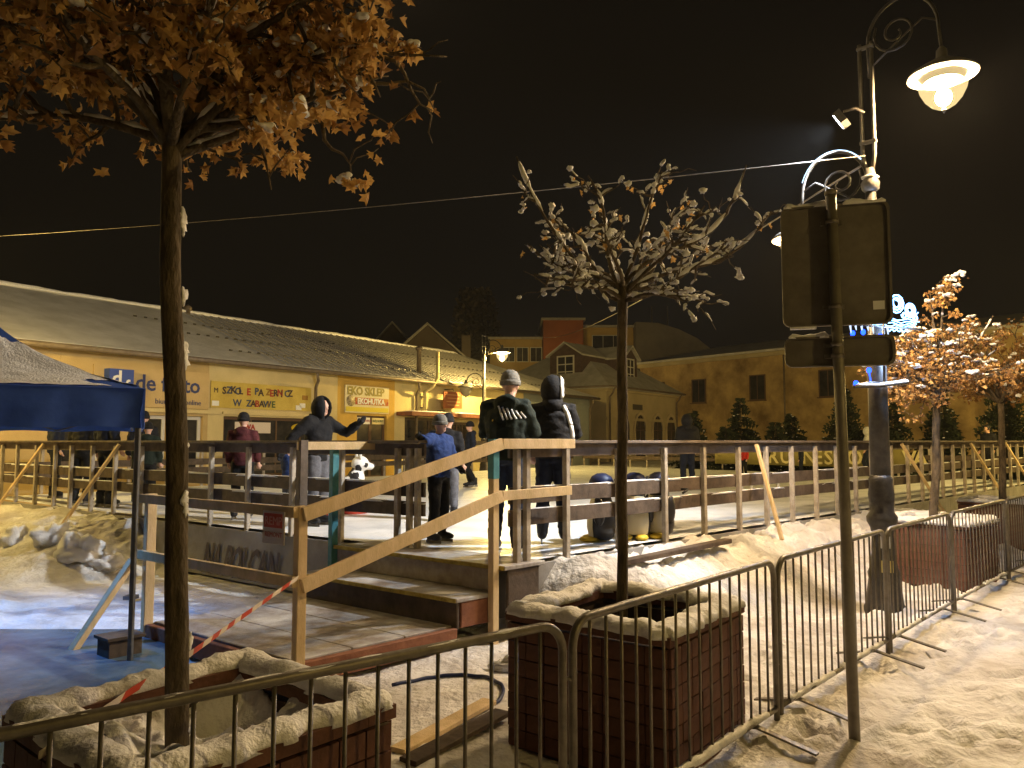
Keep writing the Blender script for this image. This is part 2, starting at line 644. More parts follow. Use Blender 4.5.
# back wall and ends keep the light out
mb = MB()
panel(mb, -6, 26.3, 0.2, 4.0, -10.2, -10.0)
panel(mb, -6.0, -5.8, 0.2, 4.0, -9.99, -WT - 0.01)
panel(mb, 26.1, 26.3, 0.2, 4.0, -9.99, -WT - 0.01)
mb.build('wall', PALE, shop)
mb = MB()
panel(mb, -5.7, 26.0, 0.2, 3.9, -2.2, -2.0)
mb.build('inner_wall', FRAME_BROWN, shop)

# roof: two slopes and a hip at the far end
RZ, EZ = 6.15, 4.02
e0, e1 = fp(-6.2, EZ, 0.35), fp(26.6, EZ, 0.35)
r0, r1 = fp(-6.2, RZ, -5), fp(21.5, RZ, -5)
b0, b1 = fp(-6.2, EZ, -10.35), fp(26.6, EZ, -10.35)
mb = MB()
dz = V(0, 0, -0.12)
mb.add([e0, e1, r1, r0, b1, b0, e0 + dz, e1 + dz, r1 + dz, r0 + dz, b1 + dz, b0 + dz],
       [(0, 1, 2, 3), (3, 2, 4, 5), (1, 4, 2), (6, 9, 8, 7), (9, 11, 10, 8), (7, 8, 10), (0, 6, 7, 1), (1, 7, 10, 4), (0, 3, 9, 6), (3, 5, 11, 9), (5, 4, 10, 11)])
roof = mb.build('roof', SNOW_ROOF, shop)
rib = MB()
rib.beam((0, 0, 0), fp(0, RZ, -5) - fp(0, EZ, 0.35), 0.05, 0.032, ch=0.2)
rib_me = rib.mesh('roof_rib', SLATE)
for i in range(46):
    s = 6.3 + i * 0.33
    if s < 21.3:
        put('roof_rib', rib_me, roof, loc=fp(s, EZ + 0.03, 0.35))
rg = MB()
for row, (u, sa, sb) in enumerate(((0.16, 5.0, 24), (0.42, 4.2, 21.5), (0.66, 3.6, 21))):
    s = sa
    while s < sb:
        c = fp(s, EZ + (RZ - EZ) * u + 0.05, 0.35 - 5.35 * u)
        rg.obox(c, FD * 0.05, FN * 0.012, V(0, 0, 0.022))
        s += 0.33
rg.build('snow_guard', IRON, roof, kind='stuff')
mb = snow_ridge([fp(-6.2, RZ - 0.02, -5), fp(21.4, RZ - 0.02, -5)], 0.35, 0.10, 3, 0.25, 0.6)
mb.build('ridge_snow', SNOW, roof)
mb = MB()
mb.tube([fp(-6.2, 3.93, 0.42), fp(26.6, 3.93, 0.42)], 0.07, 8)
gut = mb.build('gutter', GUTTER, shop)
for s in (7.75, 12.6, 26.2):
    mb = MB()
    mb.tube([fp(s - 0.25, 3.9, 0.40), fp(s - 0.1, 3.65, 0.30), fp(s, 3.45, 0.08), fp(s, 0.4, 0.08)], 0.05, 8)
    mb.build('downpipe', GUTTER, shop)
for s, u, hh in ((-0.2, 0.93, 0.5), (13.4, 0.16, 0.95), (6.4, 0.97, 0.2)):
    mb = MB()
    c = fp(s, EZ + (RZ - EZ) * u - 0.1, 0.35 - 5.35 * u)
    mb.lathe([(0.09, 0), (0.09, hh), (0.14, hh + 0.01), (0.14, hh + 0.12), (0.03, hh + 0.2)], c, 10)
    mb.build('vent_pipe', GUTTER, roof)


def window(parent, P, X, up, w, h, cols, rows, m=FRAME_WHITE, depth=None, fw=0.07, sill=True, inner=0.04, name='window', glass=GLASS_DARK):
    """window whose lower left corner is P; frame, sill and every pane built"""
    X = X.normalized()
    n = X.cross(V(0, 0, 1))
    mb = MB()

    def bar(u0, u1, v0, v1, d0=-0.03, d1=0.03):
        c = P + X * ((u0 + u1) / 2) + V(0, 0, (v0 + v1) / 2) + n * ((d0 + d1) / 2)
        mb.obox(c, X * ((u1 - u0) / 2), n * ((d1 - d0) / 2), V(0, 0, (v1 - v0) / 2))
    bar(0, fw, 0, h)
    bar(w - fw, w, 0, h)
    bar(fw + .001, w - fw - .001, 0, fw)
    bar(fw + .001, w - fw - .001, h - fw, h)
    cw, rh = (w - 2 * fw) / cols, (h - 2 * fw) / rows
    for i in range(1, cols):
        bar(fw + cw * i - inner / 2, fw + cw * i + inner / 2, fw + .001, h - fw - .001, -0.025, 0.025)
    for j in range(1, rows):
        bar(fw + .001, w - fw - .001, fw + rh * j - inner / 2, fw + rh * j + inner / 2, -0.022, 0.022)
    f = mb.build(name, m, parent)
    for i in range(cols):
        for j in range(rows):
            pb = MB()
            c = P + X * (fw + cw * (i + .5)) + V(0, 0, fw + rh * (j + .5)) - n * 0.005
            pb.obox(c, X * (cw / 2 - 0.002), n * 0.006, V(0, 0, rh / 2 - 0.002))
            pb.build('pane', glass, f)
    if sill:
        sb = MB()
        sb.obox(P + X * (w / 2) + n * 0.09 + V(0, 0, -0.035), X * (w / 2 + 0.06), n * 0.10, V(0, 0, 0.03))
        sb.build('sill', m, f)
    return f


for s0, s1, z0, z1, k in OPEN:
    P = fp(s0 + 0.01, z0 + 0.005, -0.12)
    w, h = s1 - s0 - 0.02, z1 - z0 - 0.01
    if k == 'w':
        window(shop, P, FD, None, w, h, 1 if w < 1.1 else 2, 2, fw=0.09)
    elif k == 'shop':
        window(shop, P, FD, None, w, h, 4, 1, m=FRAME_BROWN, fw=0.08, name='shop_window')
    elif k == 'door':
        window(shop, P, FD, None, w, h, 2, 2, m=FRAME_BROWN, fw=0.10, inner=0.12, sill=False, name='shop_door')
    else:
        window(shop, P, FD, None, w, h, 3, 2, m=WOOD_DARK, fw=0.10, inner=0.08, sill=False, name='shop_front')
mb = MB()
panel(mb, 11.6, 20.0, 2.66, 2.80, 0.002, 0.75)
mb.build('canopy_board', WOOD_RED, shop)
mb = snow_ridge([fp(11.7, 2.795, 0.35), fp(19.9, 2.795, 0.35)], 0.6, 0.06, 8, 0.2)
mb.build('canopy_snow', SNOW, shop)
mb = MB()
panel(mb, 0.0, 4.3, 2.50, 2.60, 0.002, 0.06)
panel(mb, 4.4, 8.7, 2.50, 2.58, 0.002, 0.06)
mb.build('cornice', CREAM, shop)

# shop signs
BLUE_TXT = mat('blue_sign_letters', (0.035, 0.05, 0.16), rough=0.5)
LOGO = mat('blue_logo_panel', (0.03, 0.07, 0.33), rough=0.4)
sg = thing('shop_sign', fp(1.6, 2.6, 0.05), 'tan fascia sign with blue de facto lettering and square logo', 'sign')
mb = MB()
panel(mb, 0.75, 3.93, 2.62, 3.62, 0.012, 0.05)
mb.build('sign_board', mat('tan_sign', (0.50, 0.36, 0.16), (0.58, 0.42, 0.2), 0.6, 2.0), sg)
mb = MB()
panel(mb, 1.0, 1.62, 2.98, 3.52, 0.06, 0.30)
lb = mb.build('logo_box', LOGO, sg)
text_mesh('d', 0.52, WHITE, fp(1.06, 3.12, 0.305), FD, parent=lb, bold=0.01)
text_mesh('f', 0.40, WHITE, fp(1.40, 2.985, 0.305), FD, parent=lb, bold=0.01)
text_mesh('de facto', 0.58, BLUE_TXT, fp(1.80, 3.05, 0.056), FD, parent=sg, bold=0.010, spacing=0.98)
text_mesh('biuro', 0.2, BLUE_TXT, fp(2.35, 2.72, 0.056), FD, parent=sg)
text_mesh('online', 0.2, BLUE_TXT, fp(3.2, 2.72, 0.056), FD, parent=sg)

sg = thing('shop_banner', fp(6, 2.7, 0.03), 'olive yellow banner with colourful childlike lettering over the shop window', 'banner')
mb = MB()
panel(mb, 4.0, 7.6, 2.68, 3.42, 0.012, 0.035)
mb.build('banner_sheet', mat('olive_banner', (0.46, 0.33, 0.06), (0.58, 0.44, 0.10), 0.6, 2.0), sg)
cols = [(0.05, 0.03, 0.03), (0.04, 0.06, 0.12), (0.35, 0.03, 0.02), (0.05, 0.10, 0.04), (0.28, 0.14, 0.02)]
CM = [mat('banner_letter_%d' % i, c, rough=0.6) for i, c in enumerate(cols)]
s = 4.36
for i, ch in enumerate('SZKOL E PA ZERNICZ'):
    if ch != ' ':
        text_mesh(ch, 0.28, CM[[0, 1, 0, 1, 0, 0, 2, 0, 1, 0, 0, 4, 2, 0, 2, 0, 1, 0][i]], fp(s, 3.08 + 0.015 * (i % 3), 0.042), FD, parent=sg, name='letter', bold=0.008)
    s += 0.136
s = 4.72
for i, ch in enumerate('W ZABAWIE'):
    if ch != ' ':
        text_mesh(ch, 0.27, CM[[1, 0, 1, 0, 2, 0, 1, 4, 3][i]], fp(s, 2.75, 0.042), FD, parent=sg, name='letter', bold=0.006)
    s += 0.15 if i else 0.30
for s, z, m in ((4.15, 2.80, WHITE), (7.25, 2.85, WHITE), (7.1, 2.78, WHITE), (7.35, 3.1, CM[4])):
    mb = MB()
    mb.obox(fp(s, z, 0.04), FD * 0.11, FN * 0.004, V(0, 0, 0.07))
    mb.build('emblem', m, sg)
text_mesh('M', 0.2, CM[0], fp(4.08, 3.1, 0.042), FD, parent=sg, name='letter')

sg = thing('shop_sign', fp(10.3, 2.7, 0.03), 'cream and red EKO SKLEP sign above the shop door', 'sign')
mb = MB()
panel(mb, 9.05, 11.15, 2.70, 3.62, 0.012, 0.05)
mb.build('sign_board', mat('cream_sign', (0.62, 0.56, 0.36), (0.70, 0.64, 0.44), 0.35, 2.0), sg)
mb = MB()
panel(mb, 9.5, 11.12, 2.98, 3.22, 0.052, 0.06)
mb.build('red_band', mat('red_sign_band', (0.35, 0.05, 0.02), (0.5, 0.2, 0.03), 0.5, 6.0, contrast=(0.45, 0.5)), sg)
mb = MB()
panel(mb, 9.08, 11.12, 2.74, 2.90, 0.052, 0.06)
mb.build('yellow_band', mat('yellow_sign_band', (0.62, 0.50, 0.04), rough=0.5), sg)
mb = MB()
mb.lathe([(0.0, 0), (0.19, 0), (0.19, 0.01), (0, 0.01)], (0, 0, 0), 14)
me = mb.mesh('emblem', mat('sign_emblem', (0.16, 0.12, 0.05), (0.6, 0.5, 0.3), 0.5, 12.0))
me.transform(Matrix.LocRotScale(fp(9.3, 3.1, 0.052), FN.to_track_quat('Z', 'Y'), None))
put('emblem', me, sg)
text_mesh('EKO SKLEP', 0.38, mat('sign_olive', (0.30, 0.25, 0.06), rough=0.6), fp(9.13, 3.31, 0.056), FD, parent=sg, bold=0.014, spacing=0.95)
text_mesh('EKOHUTKA', 0.265, WHITE, fp(9.6, 3.01, 0.066), FD, parent=sg, bold=0.01, spacing=0.9)
for s, t, m in ((9.72, 'PIECZYWO', 'r'), (10.42, 'WĘDLINY', 'g')):
    dn = thing('door_notice', fp(s, 2.4, -0.05), 'pale notice strip on the shop door, ' + ('red lettering' if m == 'r' else 'green lettering'), 'notice')
    mb = MB()
    mb.obox(fp(s + 0.31, 2.44, -0.065), FD * 0.30, FN * 0.008, V(0, 0, 0.11))
    mb.build('notice_board', WHITE if m == 'r' else PALE, dn)
    text_mesh(t, 0.12, CM[2] if m == 'r' else CM[3], fp(s + 0.03, 2.40, -0.052), FD, parent=dn)

hs = thing('hanging_sign', fp(14.2, 3.3, 0.5), 'small orange brown projecting sign on a wall bracket', 'sign')
mb = MB()
mb.obox(fp(14.35, 3.32, 0.40), FD * 0.56, FN * 0.03, V(0, 0, 0.32))
mb.build('sign_board', mat('orange_sign', (0.30, 0.10, 0.04), (0.38, 0.14, 0.06), 0.5, 3.0), hs)
mb = MB()
mb.tube([fp(14.35, 3.75, 0.0), fp(14.35, 3.75, 0.42), fp(14.35, 3.66, 0.42)], 0.018, 6)
mb.tube([fp(13.9, 2.9, 0.0), fp(13.9, 2.9, 0.38)], 0.018, 6)
mb.build('bracket', IRON, hs)
mb = MB()
for i in range(4):
    mb.obox(fp(14.35, 3.52 - 0.13 * i, 0.436), FD * (0.42 - 0.06 * (i % 2)), FN * 0.003, V(0, 0, 0.02))
mb.build('lettering', mat('sign_pale_lines', (0.58, 0.32, 0.16), rough=0.6), hs)
wp = thing('wall_pipe', fp(13.3, 3.0, 0.1), 'bent vertical flue pipe on the pale yellow shop wall', 'pipe')
mb = MB()
mb.tube([fp(13.3, 5.1, 0.5), fp(13.3, 4.1, 0.5), fp(13.15, 3.75, 0.35), fp(13.0, 3.6, 0.15), fp(13.0, 2.85, 0.12)], 0.07, 10)
mb.build('flue', PALE, wp)
mb = MB()
for z in (3.0, 3.4):
    mb.obox(fp(13.0, z, 0.06), FD * 0.10, FN * 0.06, V(0, 0, 0.02))
mb.build('clamp', GUTTER, wp)
for s, col, txt, lab in ((5.0, (0.62, 0.55, 0.5), 'EWA', 'pink and white poster with red lettering in the shop window'), (7.25, (0.6, 0.42, 0.02), 'PRO', 'yellow oval sticker sign in the shop window')):
    po = thing('window_poster', fp(s, 2.1, -0.1), lab, 'poster')
    mb = MB()
    if s < 6:
        panel(mb, s - 0.1, s + 1.15, 1.98, 2.30, -0.10, -0.085)
    else:
        ring = [fp(s + 0.1 + 0.42 * math.cos(a * math.pi / 8), 2.16 + 0.14 * math.sin(a * math.pi / 8), -0.095) for a in range(16)]
        mb.loft([ring, [p + FN * 0.012 for p in ring]], smooth=False)
    mb.build('poster_sheet', mat('poster_' + txt, col, rough=0.5), po)
    text_mesh(txt, 0.22, CM[2], fp(s + (0.1 if s < 6 else -0.16), 2.08, -0.08), FD, parent=po, bold=0.008)


# ------------------------------------------------------------------ generic house
def walls_box(O, X, Y, w, d, z0, z1, mb):
    t = 0.25
    for c, a, la, b in ((O + X * (w / 2) + Y * (t / 2), X, w / 2, Y), (O + X * (w / 2) + Y * (d - t / 2), X, w / 2, Y)):
        mb.obox(c + V(0, 0, (z0 + z1) / 2), a * la, b * (t / 2), V(0, 0, (z1 - z0) / 2))
    for c in (O + X * (t / 2) + Y * (d / 2), O + X * (w - t / 2) + Y * (d / 2)):
        mb.obox(c + V(0, 0, (z0 + z1) / 2), X * (t / 2), Y * (d / 2 - t - 0.002), V(0, 0, (z1 - z0) / 2))


def hip_roof(O, X, Y, w, d, z, rise, over, inset, parent, m):
    a, b, c, e = O - X * over - Y * over, O + X * (w + over) - Y * over, O + X * (w + over) + Y * (d + over), O - X * over + Y * (d + over)
    zz, zt, th = V(0, 0, z), V(0, 0, z + rise), V(0, 0, -0.15)
    r0 = O + X * inset + Y * (d / 2) + zt
    r1 = O + X * (w - inset) + Y * (d / 2) + zt
    mb = MB()
    p = [a + zz, b + zz, c + zz, e + zz, r0, r1, a + zz + th, b + zz + th, c + zz + th, e + zz + th]
    mb.add(p, [(0, 1, 5, 4), (1, 2, 5), (2, 3, 4, 5), (3, 0, 4), (0, 6, 7, 1), (1, 7, 8, 2), (2, 8, 9, 3), (3, 9, 6, 0), (6, 9, 8, 7)])
    return mb.build('roof', m, parent)


def wall_window(parent, O, X, s, z, w, h, cols=2, rows=1, m=FRAME_BROWN, **k):
    n = X.cross(V(0, 0, 1))
    return window(parent, O + X * s + n * 0.035 + V(0, 0, z), X, None, w, h, cols, rows, m=m, **k)


# corner house with dormers and arched windows
hO = V(5.63, 46.0, 0)
hX = V(0.5916, 0.8062, 0)
hY = V(-0.8062, 0.5916, 0)
H2 = plaster('corner_house_plaster', (0.50, 0.42, 0.26))
ROOF2 = mat('tile_roof_snow', (0.42, 0.41, 0.38), (0.58, 0.56, 0.54), 0.85, 1.6, bump=0.5, bscale=9)
BROWN_TIN = mat('brown_dormer_tin', (0.07, 0.045, 0.03), (0.11, 0.07, 0.05), 0.7, 4.0)
house = thing('corner_house', hO + V(0, 0, 0.4), 'cream corner house with brown dormers and arched ground floor windows', 'building')
mb = MB()
walls_box(hO, hX, hY, 10.0, 9.0, 0.2, 5.0, mb)
mb.build('wall', H2, house)
hroof = hip_roof(hO, hX, hY, 10.0, 9.0, 5.05, 3.3, 0.45, 4.0, house, ROOF2)
mb = MB()
for z, o in ((3.1, 0.08), (4.85, 0.16)):
    mb.obox(hO + hX * 5 - hY * (o / 2 + 0.001) + V(0, 0, z), hX * 5.05, hY * (o / 2), V(0, 0, 0.09))
    mb.obox(hO - hX * (o / 2 + 0.001) + hY * 4.5 + V(0, 0, z), hX * (o / 2), hY * 4.5, V(0, 0, 0.09))
mb.build('cornice', H2, house)
for s in (2.1, 4.35, 6.9, 9.0):
    fr = MB()
    w, zb, zs = 0.72, 0.6, 2.45
    outer, inner = [], []
    for k in range(13):
        a = math.pi * k / 12
        outer.append((math.cos(a) * (w + 0.17), math.sin(a) * (w + 0.45) + zs))
        inner.append((math.cos(a) * w, math.sin(a) * (w + 0.25) + zs))
    outer = [(w + 0.17, zb)] + outer + [(-w - 0.17, zb)]
    inner = [(w, zb)] + inner + [(-w, zb)]
    to = lambda u, v, d: hO + hX * (s + u) - hY * d + V(0, 0, v)
    for k in range(len(outer) - 1):
        q = [outer[k], outer[k + 1], inner[k + 1], inner[k]]
        fr.add([to(*p, 0.09) for p in q] + [to(*p, -0.05) for p in q], [(0, 1, 2, 3), (7, 6, 5, 4), (0, 4, 5, 1), (2, 6, 7, 3)])
    f = fr.build('arched_window', plaster('arch_trim', (0.55, 0.46, 0.3)), house)
    g = MB()
    g.add([to(*p, 0.012) for p in inner], [tuple(range(len(inner)))])
    g.add([to(*p, 0.004) for p in inner], [tuple(range(len(inner) - 1, -1, -1))])
    g.build('pane', GLASS_DARK, f)
    bars = MB()
    bars.beam(to(0, zb, 0.03), to(0, zs + w + 0.2, 0.03), 0.05, 0.03)
    bars.beam(to(-w, zs, 0.035), to(w, zs, 0.035), 0.03, 0.05)
    bars.build('glazing_bar', FRAME_BROWN, f)
plq = MB()
plq.obox(hO + hX * 4.0 - hY * 0.05 + V(0, 0, 3.9), hX * 0.62, hY * 0.03, V(0, 0, 0.17))
pq = plq.build('name_plate', mat('plate_dark', (0.08, 0.07, 0.05), rough=0.5), house)


def dormer(parent, base, X, wid, h, depth, m_side, m_roof, gable=0.6):
    """dormer with a gabled snowy roof; X runs along its front"""
    n = X.cross(V(0, 0, 1))
    d = MB()
    d.obox(base - n * (depth / 2) + V(0, 0, h / 2), X * (wid / 2), n * (depth / 2), V(0, 0, h / 2))
    w2 = wid / 2
    p = [base - X * w2 + V(0, 0, h), base + X * w2 + V(0, 0, h), base + V(0, 0, h + gable)]
    d.add(p + [q - n * depth for q in p], [(0, 1, 2), (5, 4, 3)])
    box = d.build('dormer', m_side, parent)
    r = MB()
    o = 0.18
    for sgn in (-1, 1):
        e = base + X * (w2 + o) * sgn + V(0, 0, h - gable * o / w2) + n * 0.25
        t = base + V(0, 0, h + gable) + n * 0.25
        q = [e, t, t - n * (depth + 0.25), e - n * (depth + 0.25)]
        up = V(0, 0, 0.10)
        r.add(q + [x + up for x in q], [(0, 1, 2, 3), (7, 6, 5, 4), (0, 4, 5, 1), (1, 5, 6, 2), (2, 6, 7, 3), (3, 7, 4, 0)])
    r.build('dormer_roof', m_roof, box)
    window(box, base - X * (wid * 0.27) + n * 0.035 + V(0, 0, 0.12), X, None, wid * 0.54, h - 0.15, 2, 3, sill=False, fw=0.09, inner=0.06, name='window')
    return box


dormer(house, hO + hX * 5.0 + hY * 1.0 + V(0, 0, 5.45), hX, 2.0, 1.75, 3.2, BROWN_TIN, ROOF2, 0.75)
dormer(house, hO + hX * 0.9 + hY * 3.4 + V(0, 0, 5.45), -hY, 2.4, 1.75, 3.2, BROWN_TIN, ROOF2, 0.75)
for a, b in ((hO - hX * 0.47 - hY * 0.50, hO + hX * 10.4 - hY * 0.50), (hO - hX * 0.50 - hY * 0.47, hO - hX * 0.50 + hY * 9.3)):
    mb = MB()
    mb.tube([a + V(0, 0, 5.0), b + V(0, 0, 5.0)], 0.07, 6)
    mb.build('gutter', GUTTER, house)
for s in (0.25, 9.8):
    mb = MB()
    mb.tube([hO + hX * s - hY * 0.48 + V(0, 0, 4.95), hO + hX * s - hY * 0.3 + V(0, 0, 4.6), hO + hX * s - hY * 0.12 + V(0, 0, 4.4), hO + hX * s - hY * 0.12 + V(0, 0, 0.4)], 0.06, 6)
    mb.build('downpipe', GUTTER, house)

# long ochre building on the right
bO = V(10.2, 61.0, 0)
bX = V(0.638, -0.770, 0)
bY = V(0.770, 0.638, 0)
B3 = mat('stained_ochre_plaster', (0.20, 0.13, 0.055), (0.56, 0.40, 0.18), 0.9, 0.62, bump=0.3, bscale=7, contrast=(0.3, 0.62), detail=10)
bld = thing('plaster_building', bO + V(15, -16, 0.4), 'long stained ochre two storey building behind the spruces', 'building')
mb = MB()
walls_box(bO, bX, bY, 42, 10, 0.2, 7.9, mb)
mb.build('wall', B3, bld)
hip_roof(bO, bX, bY, 42, 10, 7.95, 1.3, 0.4, 4, bld, SNOW_ROOF)
mb = MB()
mb.obox(bO + bX * 21 - bY * 0.12 + V(0, 0, 7.65), bX * 21.1, bY * 0.11, V(0, 0, 0.14))
mb.build('cornice', H2, bld)
for s in (1.2, 5.0, 9.9, 15.0, 19.2, 23.0, 26.5, 30.0, 33.5, 37):
    wall_window(bld, bO, bX, s, 4.55, 1.25, 1.75, 2, 1, m=FRAME_BROWN, fw=0.07)
for s in (27.5, 31.5, 36):
    wall_window(bld, bO, bX, s, 1.1, 1.1, 1.5, 2, 1, m=FRAME_BROWN, fw=0.07)
for s in (12.6, 24.8, 34.6):
    mb = MB()
    q = bO + bX * s - bY * 0.1
    mb.tube([q + V(0, 0, 7.8), q + V(0, 0, 0.4)], 0.06, 6)
    mb.build('downpipe', GUTTER, bld)

# flats far behind
ORANGE = plaster('orange_red_plaster', (0.33, 0.11, 0.045))
YELLOW = plaster('yellow_flat_plaster', (0.46, 0.32, 0.12))
GREYP = plaster('grey_flat_plaster', (0.20, 0.18, 0.155))
flats = thing('apartment_block', V(8, 76, 0.4), 'block of flats in orange, yellow and grey behind the corner house', 'building')
X1, Y1 = V(1, 0, 0), V(0, 1, 0)
for x0, w, y0, z1, m in ((-2.2, 5.2, 76.5, 11.9, YELLOW), (3.05, 3.9, 74.5, 13.5, ORANGE), (7.0, 5.0, 75.6, 12.95, YELLOW)):
    mb = MB()
    walls_box(V(x0, y0, 0), X1, Y1, w, 9, 0.2, z1, mb)
    mb.build('wall', m, flats)
    mb = MB()
    mb.box((x0 - 0.2, y0 - 0.25, z1 + 0.002), (x0 + w + 0.2, y0 + 9.2, z1 + 0.22))
    mb.build('roof', SLATE, flats)
for i in range(3):
    window(flats, V(-0.9 + i * 1.35, 76.44, 9.6), X1, None, 1.2, 1.5, 2, 1, sill=False)
window(flats, V(7.9, 75.54, 9.8), X1, None, 3.2, 2.4, 3, 1, sill=False)
ring, n = [], 14
pr = [(12.05, 0.2), (12.05, 13.3), (14.2, 13.2), (16.2, 12.6), (18.0, 11.7), (19.6, 10.4), (19.6, 0.2)]
mb = MB()
mb.loft([[V(x, 74.2, z) for x, z in pr], [V(x, 84, z) for x, z in pr]], smooth=False)
mb.build('grey_wing', GREYP, flats)
for x in (14.3, 15.9):
    mb = MB()
    mb.tube([V(x, 78, 12.5), V(x, 78, 15.5)], 0.07, 6)
    mb.build('aerial', GREYP, flats)

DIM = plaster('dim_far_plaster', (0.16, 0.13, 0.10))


def gable_house(x, y, w, d, ze, zr, lab):
    h = thing('far_house', V(x, y, 0.4), lab, 'building')
    mb = MB()
    walls_box(V(x - w / 2, y, 0), X1, Y1, w, d, 0.2, ze, mb)
    mb.add([V(x - w / 2, y, ze), V(x + w / 2, y, ze), V(x, y, zr)], [(0, 1, 2)])
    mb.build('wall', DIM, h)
    r = MB()
    for sg in (-1, 1):
        e, t = V(x + sg * (w / 2 + 0.4), y - 0.4, ze - 0.25), V(x, y - 0.4, zr + 0.05)
        dd, up = V(0, d + 0.8, 0), V(0, 0, 0.2)
        q = [e, t, t + dd, e + dd]
        r.add(q + [a + up for a in q], [(0, 1, 2, 3), (7, 6, 5, 4), (0, 4, 5, 1), (1, 5, 6, 2), (2, 6, 7, 3), (3, 7, 4, 0)])
    rf = r.build('roof', ROOF2, h)
    c = MB()
    c.box((x + w * 0.38, y + 2, ze + 0.3), (x + w * 0.38 + 0.8, y + 2.8, zr - 0.6))
    c.build('chimney', DIM, rf)
    window(h, V(x - 0.6, y - 0.06, ze - 0.6), X1, None, 1.2, 1.4, 2, 1, sill=False)


gable_house(-7.5, 68, 7.6, 9, 8.6, 12.0, 'gabled house just behind the shop roof, left of the plaza lamp')
gable_house(-12.5, 80, 6, 9, 10.5, 14.0, 'dim steep gabled house farther back beyond the shop roof')


# ------------------------------------------------------------------ rink fences
def fence(name, P0, D, OUT, posts, label, far=False, braces=()):
    L0, L1 = posts[0], posts[-1]
    t = thing(name, P0 + D * L0 + V(0, 0, ICE_Z), label, 'fence', 'plank fences round the ice rink')
    pm = MB()
    pm.beam((0, 0, 0), (0, 0, 1.045), 0.058, 0.058, up=OUT, ch=0.1)
    pme = pm.mesh('post', WOOD_GREY)
    for s in posts:
        p = P0 + D * s + OUT * 0.012
        put('post', pme, t, loc=(p.x, p.y, ICE_Z - 0.03))
    # planks butt on every third post
    cuts = [posts[0] - 0.06] + [posts[i] for i in range(3, len(posts) - 2, 3)] + [posts[-1] + 0.06]
    for a, b in zip(cuts, cuts[1:]):
        for z0, z1, m, nm, o in ((1.60, 1.725, WOOD_BOARD, 'top_board', -0.036), (1.175, 1.325, WOOD_DARK, 'plank', -0.034), (0.975, 1.12, WOOD_DARK, 'plank', -0.034)):
            mb = MB()
            j = random.uniform(-0.008, 0.008)
            c0, c1 = P0 + D * (a + 0.004) + OUT * o, P0 + D * (b - 0.004) + OUT * o
            mb.beam(c0 + V(0, 0, (z0 + z1) / 2 + j), c1 + V(0, 0, (z0 + z1) / 2 - j), 0.032, z1 - z0, ch=0.08)
            mb.build(nm, m, t)
            if nm == 'plank' and not far:
                sn = snow_ridge([c0 + V(0, 0, z1 - 0.006), c1 + V(0, 0, z1 - 0.006)], 0.03, 0.012, a * 3 + z0, 0.12, 0.9)
                sn.build('plank_snow', SNOW, t)
        mb = MB()
        mb.beam(P0 + D * (a + 0.004) + V(0, 0, 1.742), P0 + D * (b - 0.004) + V(0, 0, 1.742), 0.13, 0.03, ch=0.1)
        mb.build('cap_board', WOOD_BOARD, t)
    for s, top, foot in braces:
        mb = MB()
        mb.beam(P0 + D * s + OUT * 0.075 + V(0, 0, top), foot, 0.055, 0.04, up=OUT)
        mb.build('brace', WOOD_NEW, t)
    return t


RP = [-0.124, 0.0, 0.545, 1.359, 2.19, 2.995, 3.812, 4.53, 5.263, 6.024, 6.754, 7.453, 8.128, 9.0, 9.797, 10.531, 11.147, 11.709, 12.398, 13.132, 13.805, 14.558, 15.3, 16.04, 16.8, 17.5, 18.3, 19.1, 20.0]
LP = [1.367, 1.483, 1.66, 2.556, 3.445, 4.344, 5.188, 6.07, 7.054, 7.857, 8.628, 9.386, 10.003, 10.785, 11.625, 12.334, 13.0]
fence('rink_fence', A, ER, NR, RP, 'near plank fence running back to the right beside the penguin skating aids', braces=[
    (4.17, 1.70, A + ER * 3.85 + NR * 0.55 + V(0, 0, 0.56)),
    (9.35, 1.70, A + ER * 9.9 + NR * 0.55 + V(0, 0, 0.5)), (13.4, 1.70, A + ER * 13.9 + NR * 0.6 + V(0, 0, 0.45)), (16.2, 1.7, A + ER * 16.6 + NR * 0.6 + V(0, 0, 0.45))])
fence('rink_fence', A, EL, NL, LP, 'near plank fence running left from the stairs to behind the blue tent', braces=[
    (7.62, 1.70, A + EL * 7.85 + NL * 0.75 + V(0, 0, 0.52)), (10.35, 1.70, A + EL * 10.7 + NL * 0.7 + V(0, 0, 0.5))])
FS = (C_ - D_).normalized()
fence('rink_fence', D_, FS, V(-FS.y, FS.x, 0), [0.05 + 0.92 * i for i in range(26)], 'far plank fence in front of the yellow shops', far=True)
FB = (B_ - C_).normalized()
fence('rink_fence', C_, FB, V(-FB.y, FB.x, 0), [0.1 + 0.93 * i for i in range(19)], 'far plank fence carrying the lettered banner below the spruces', far=True)

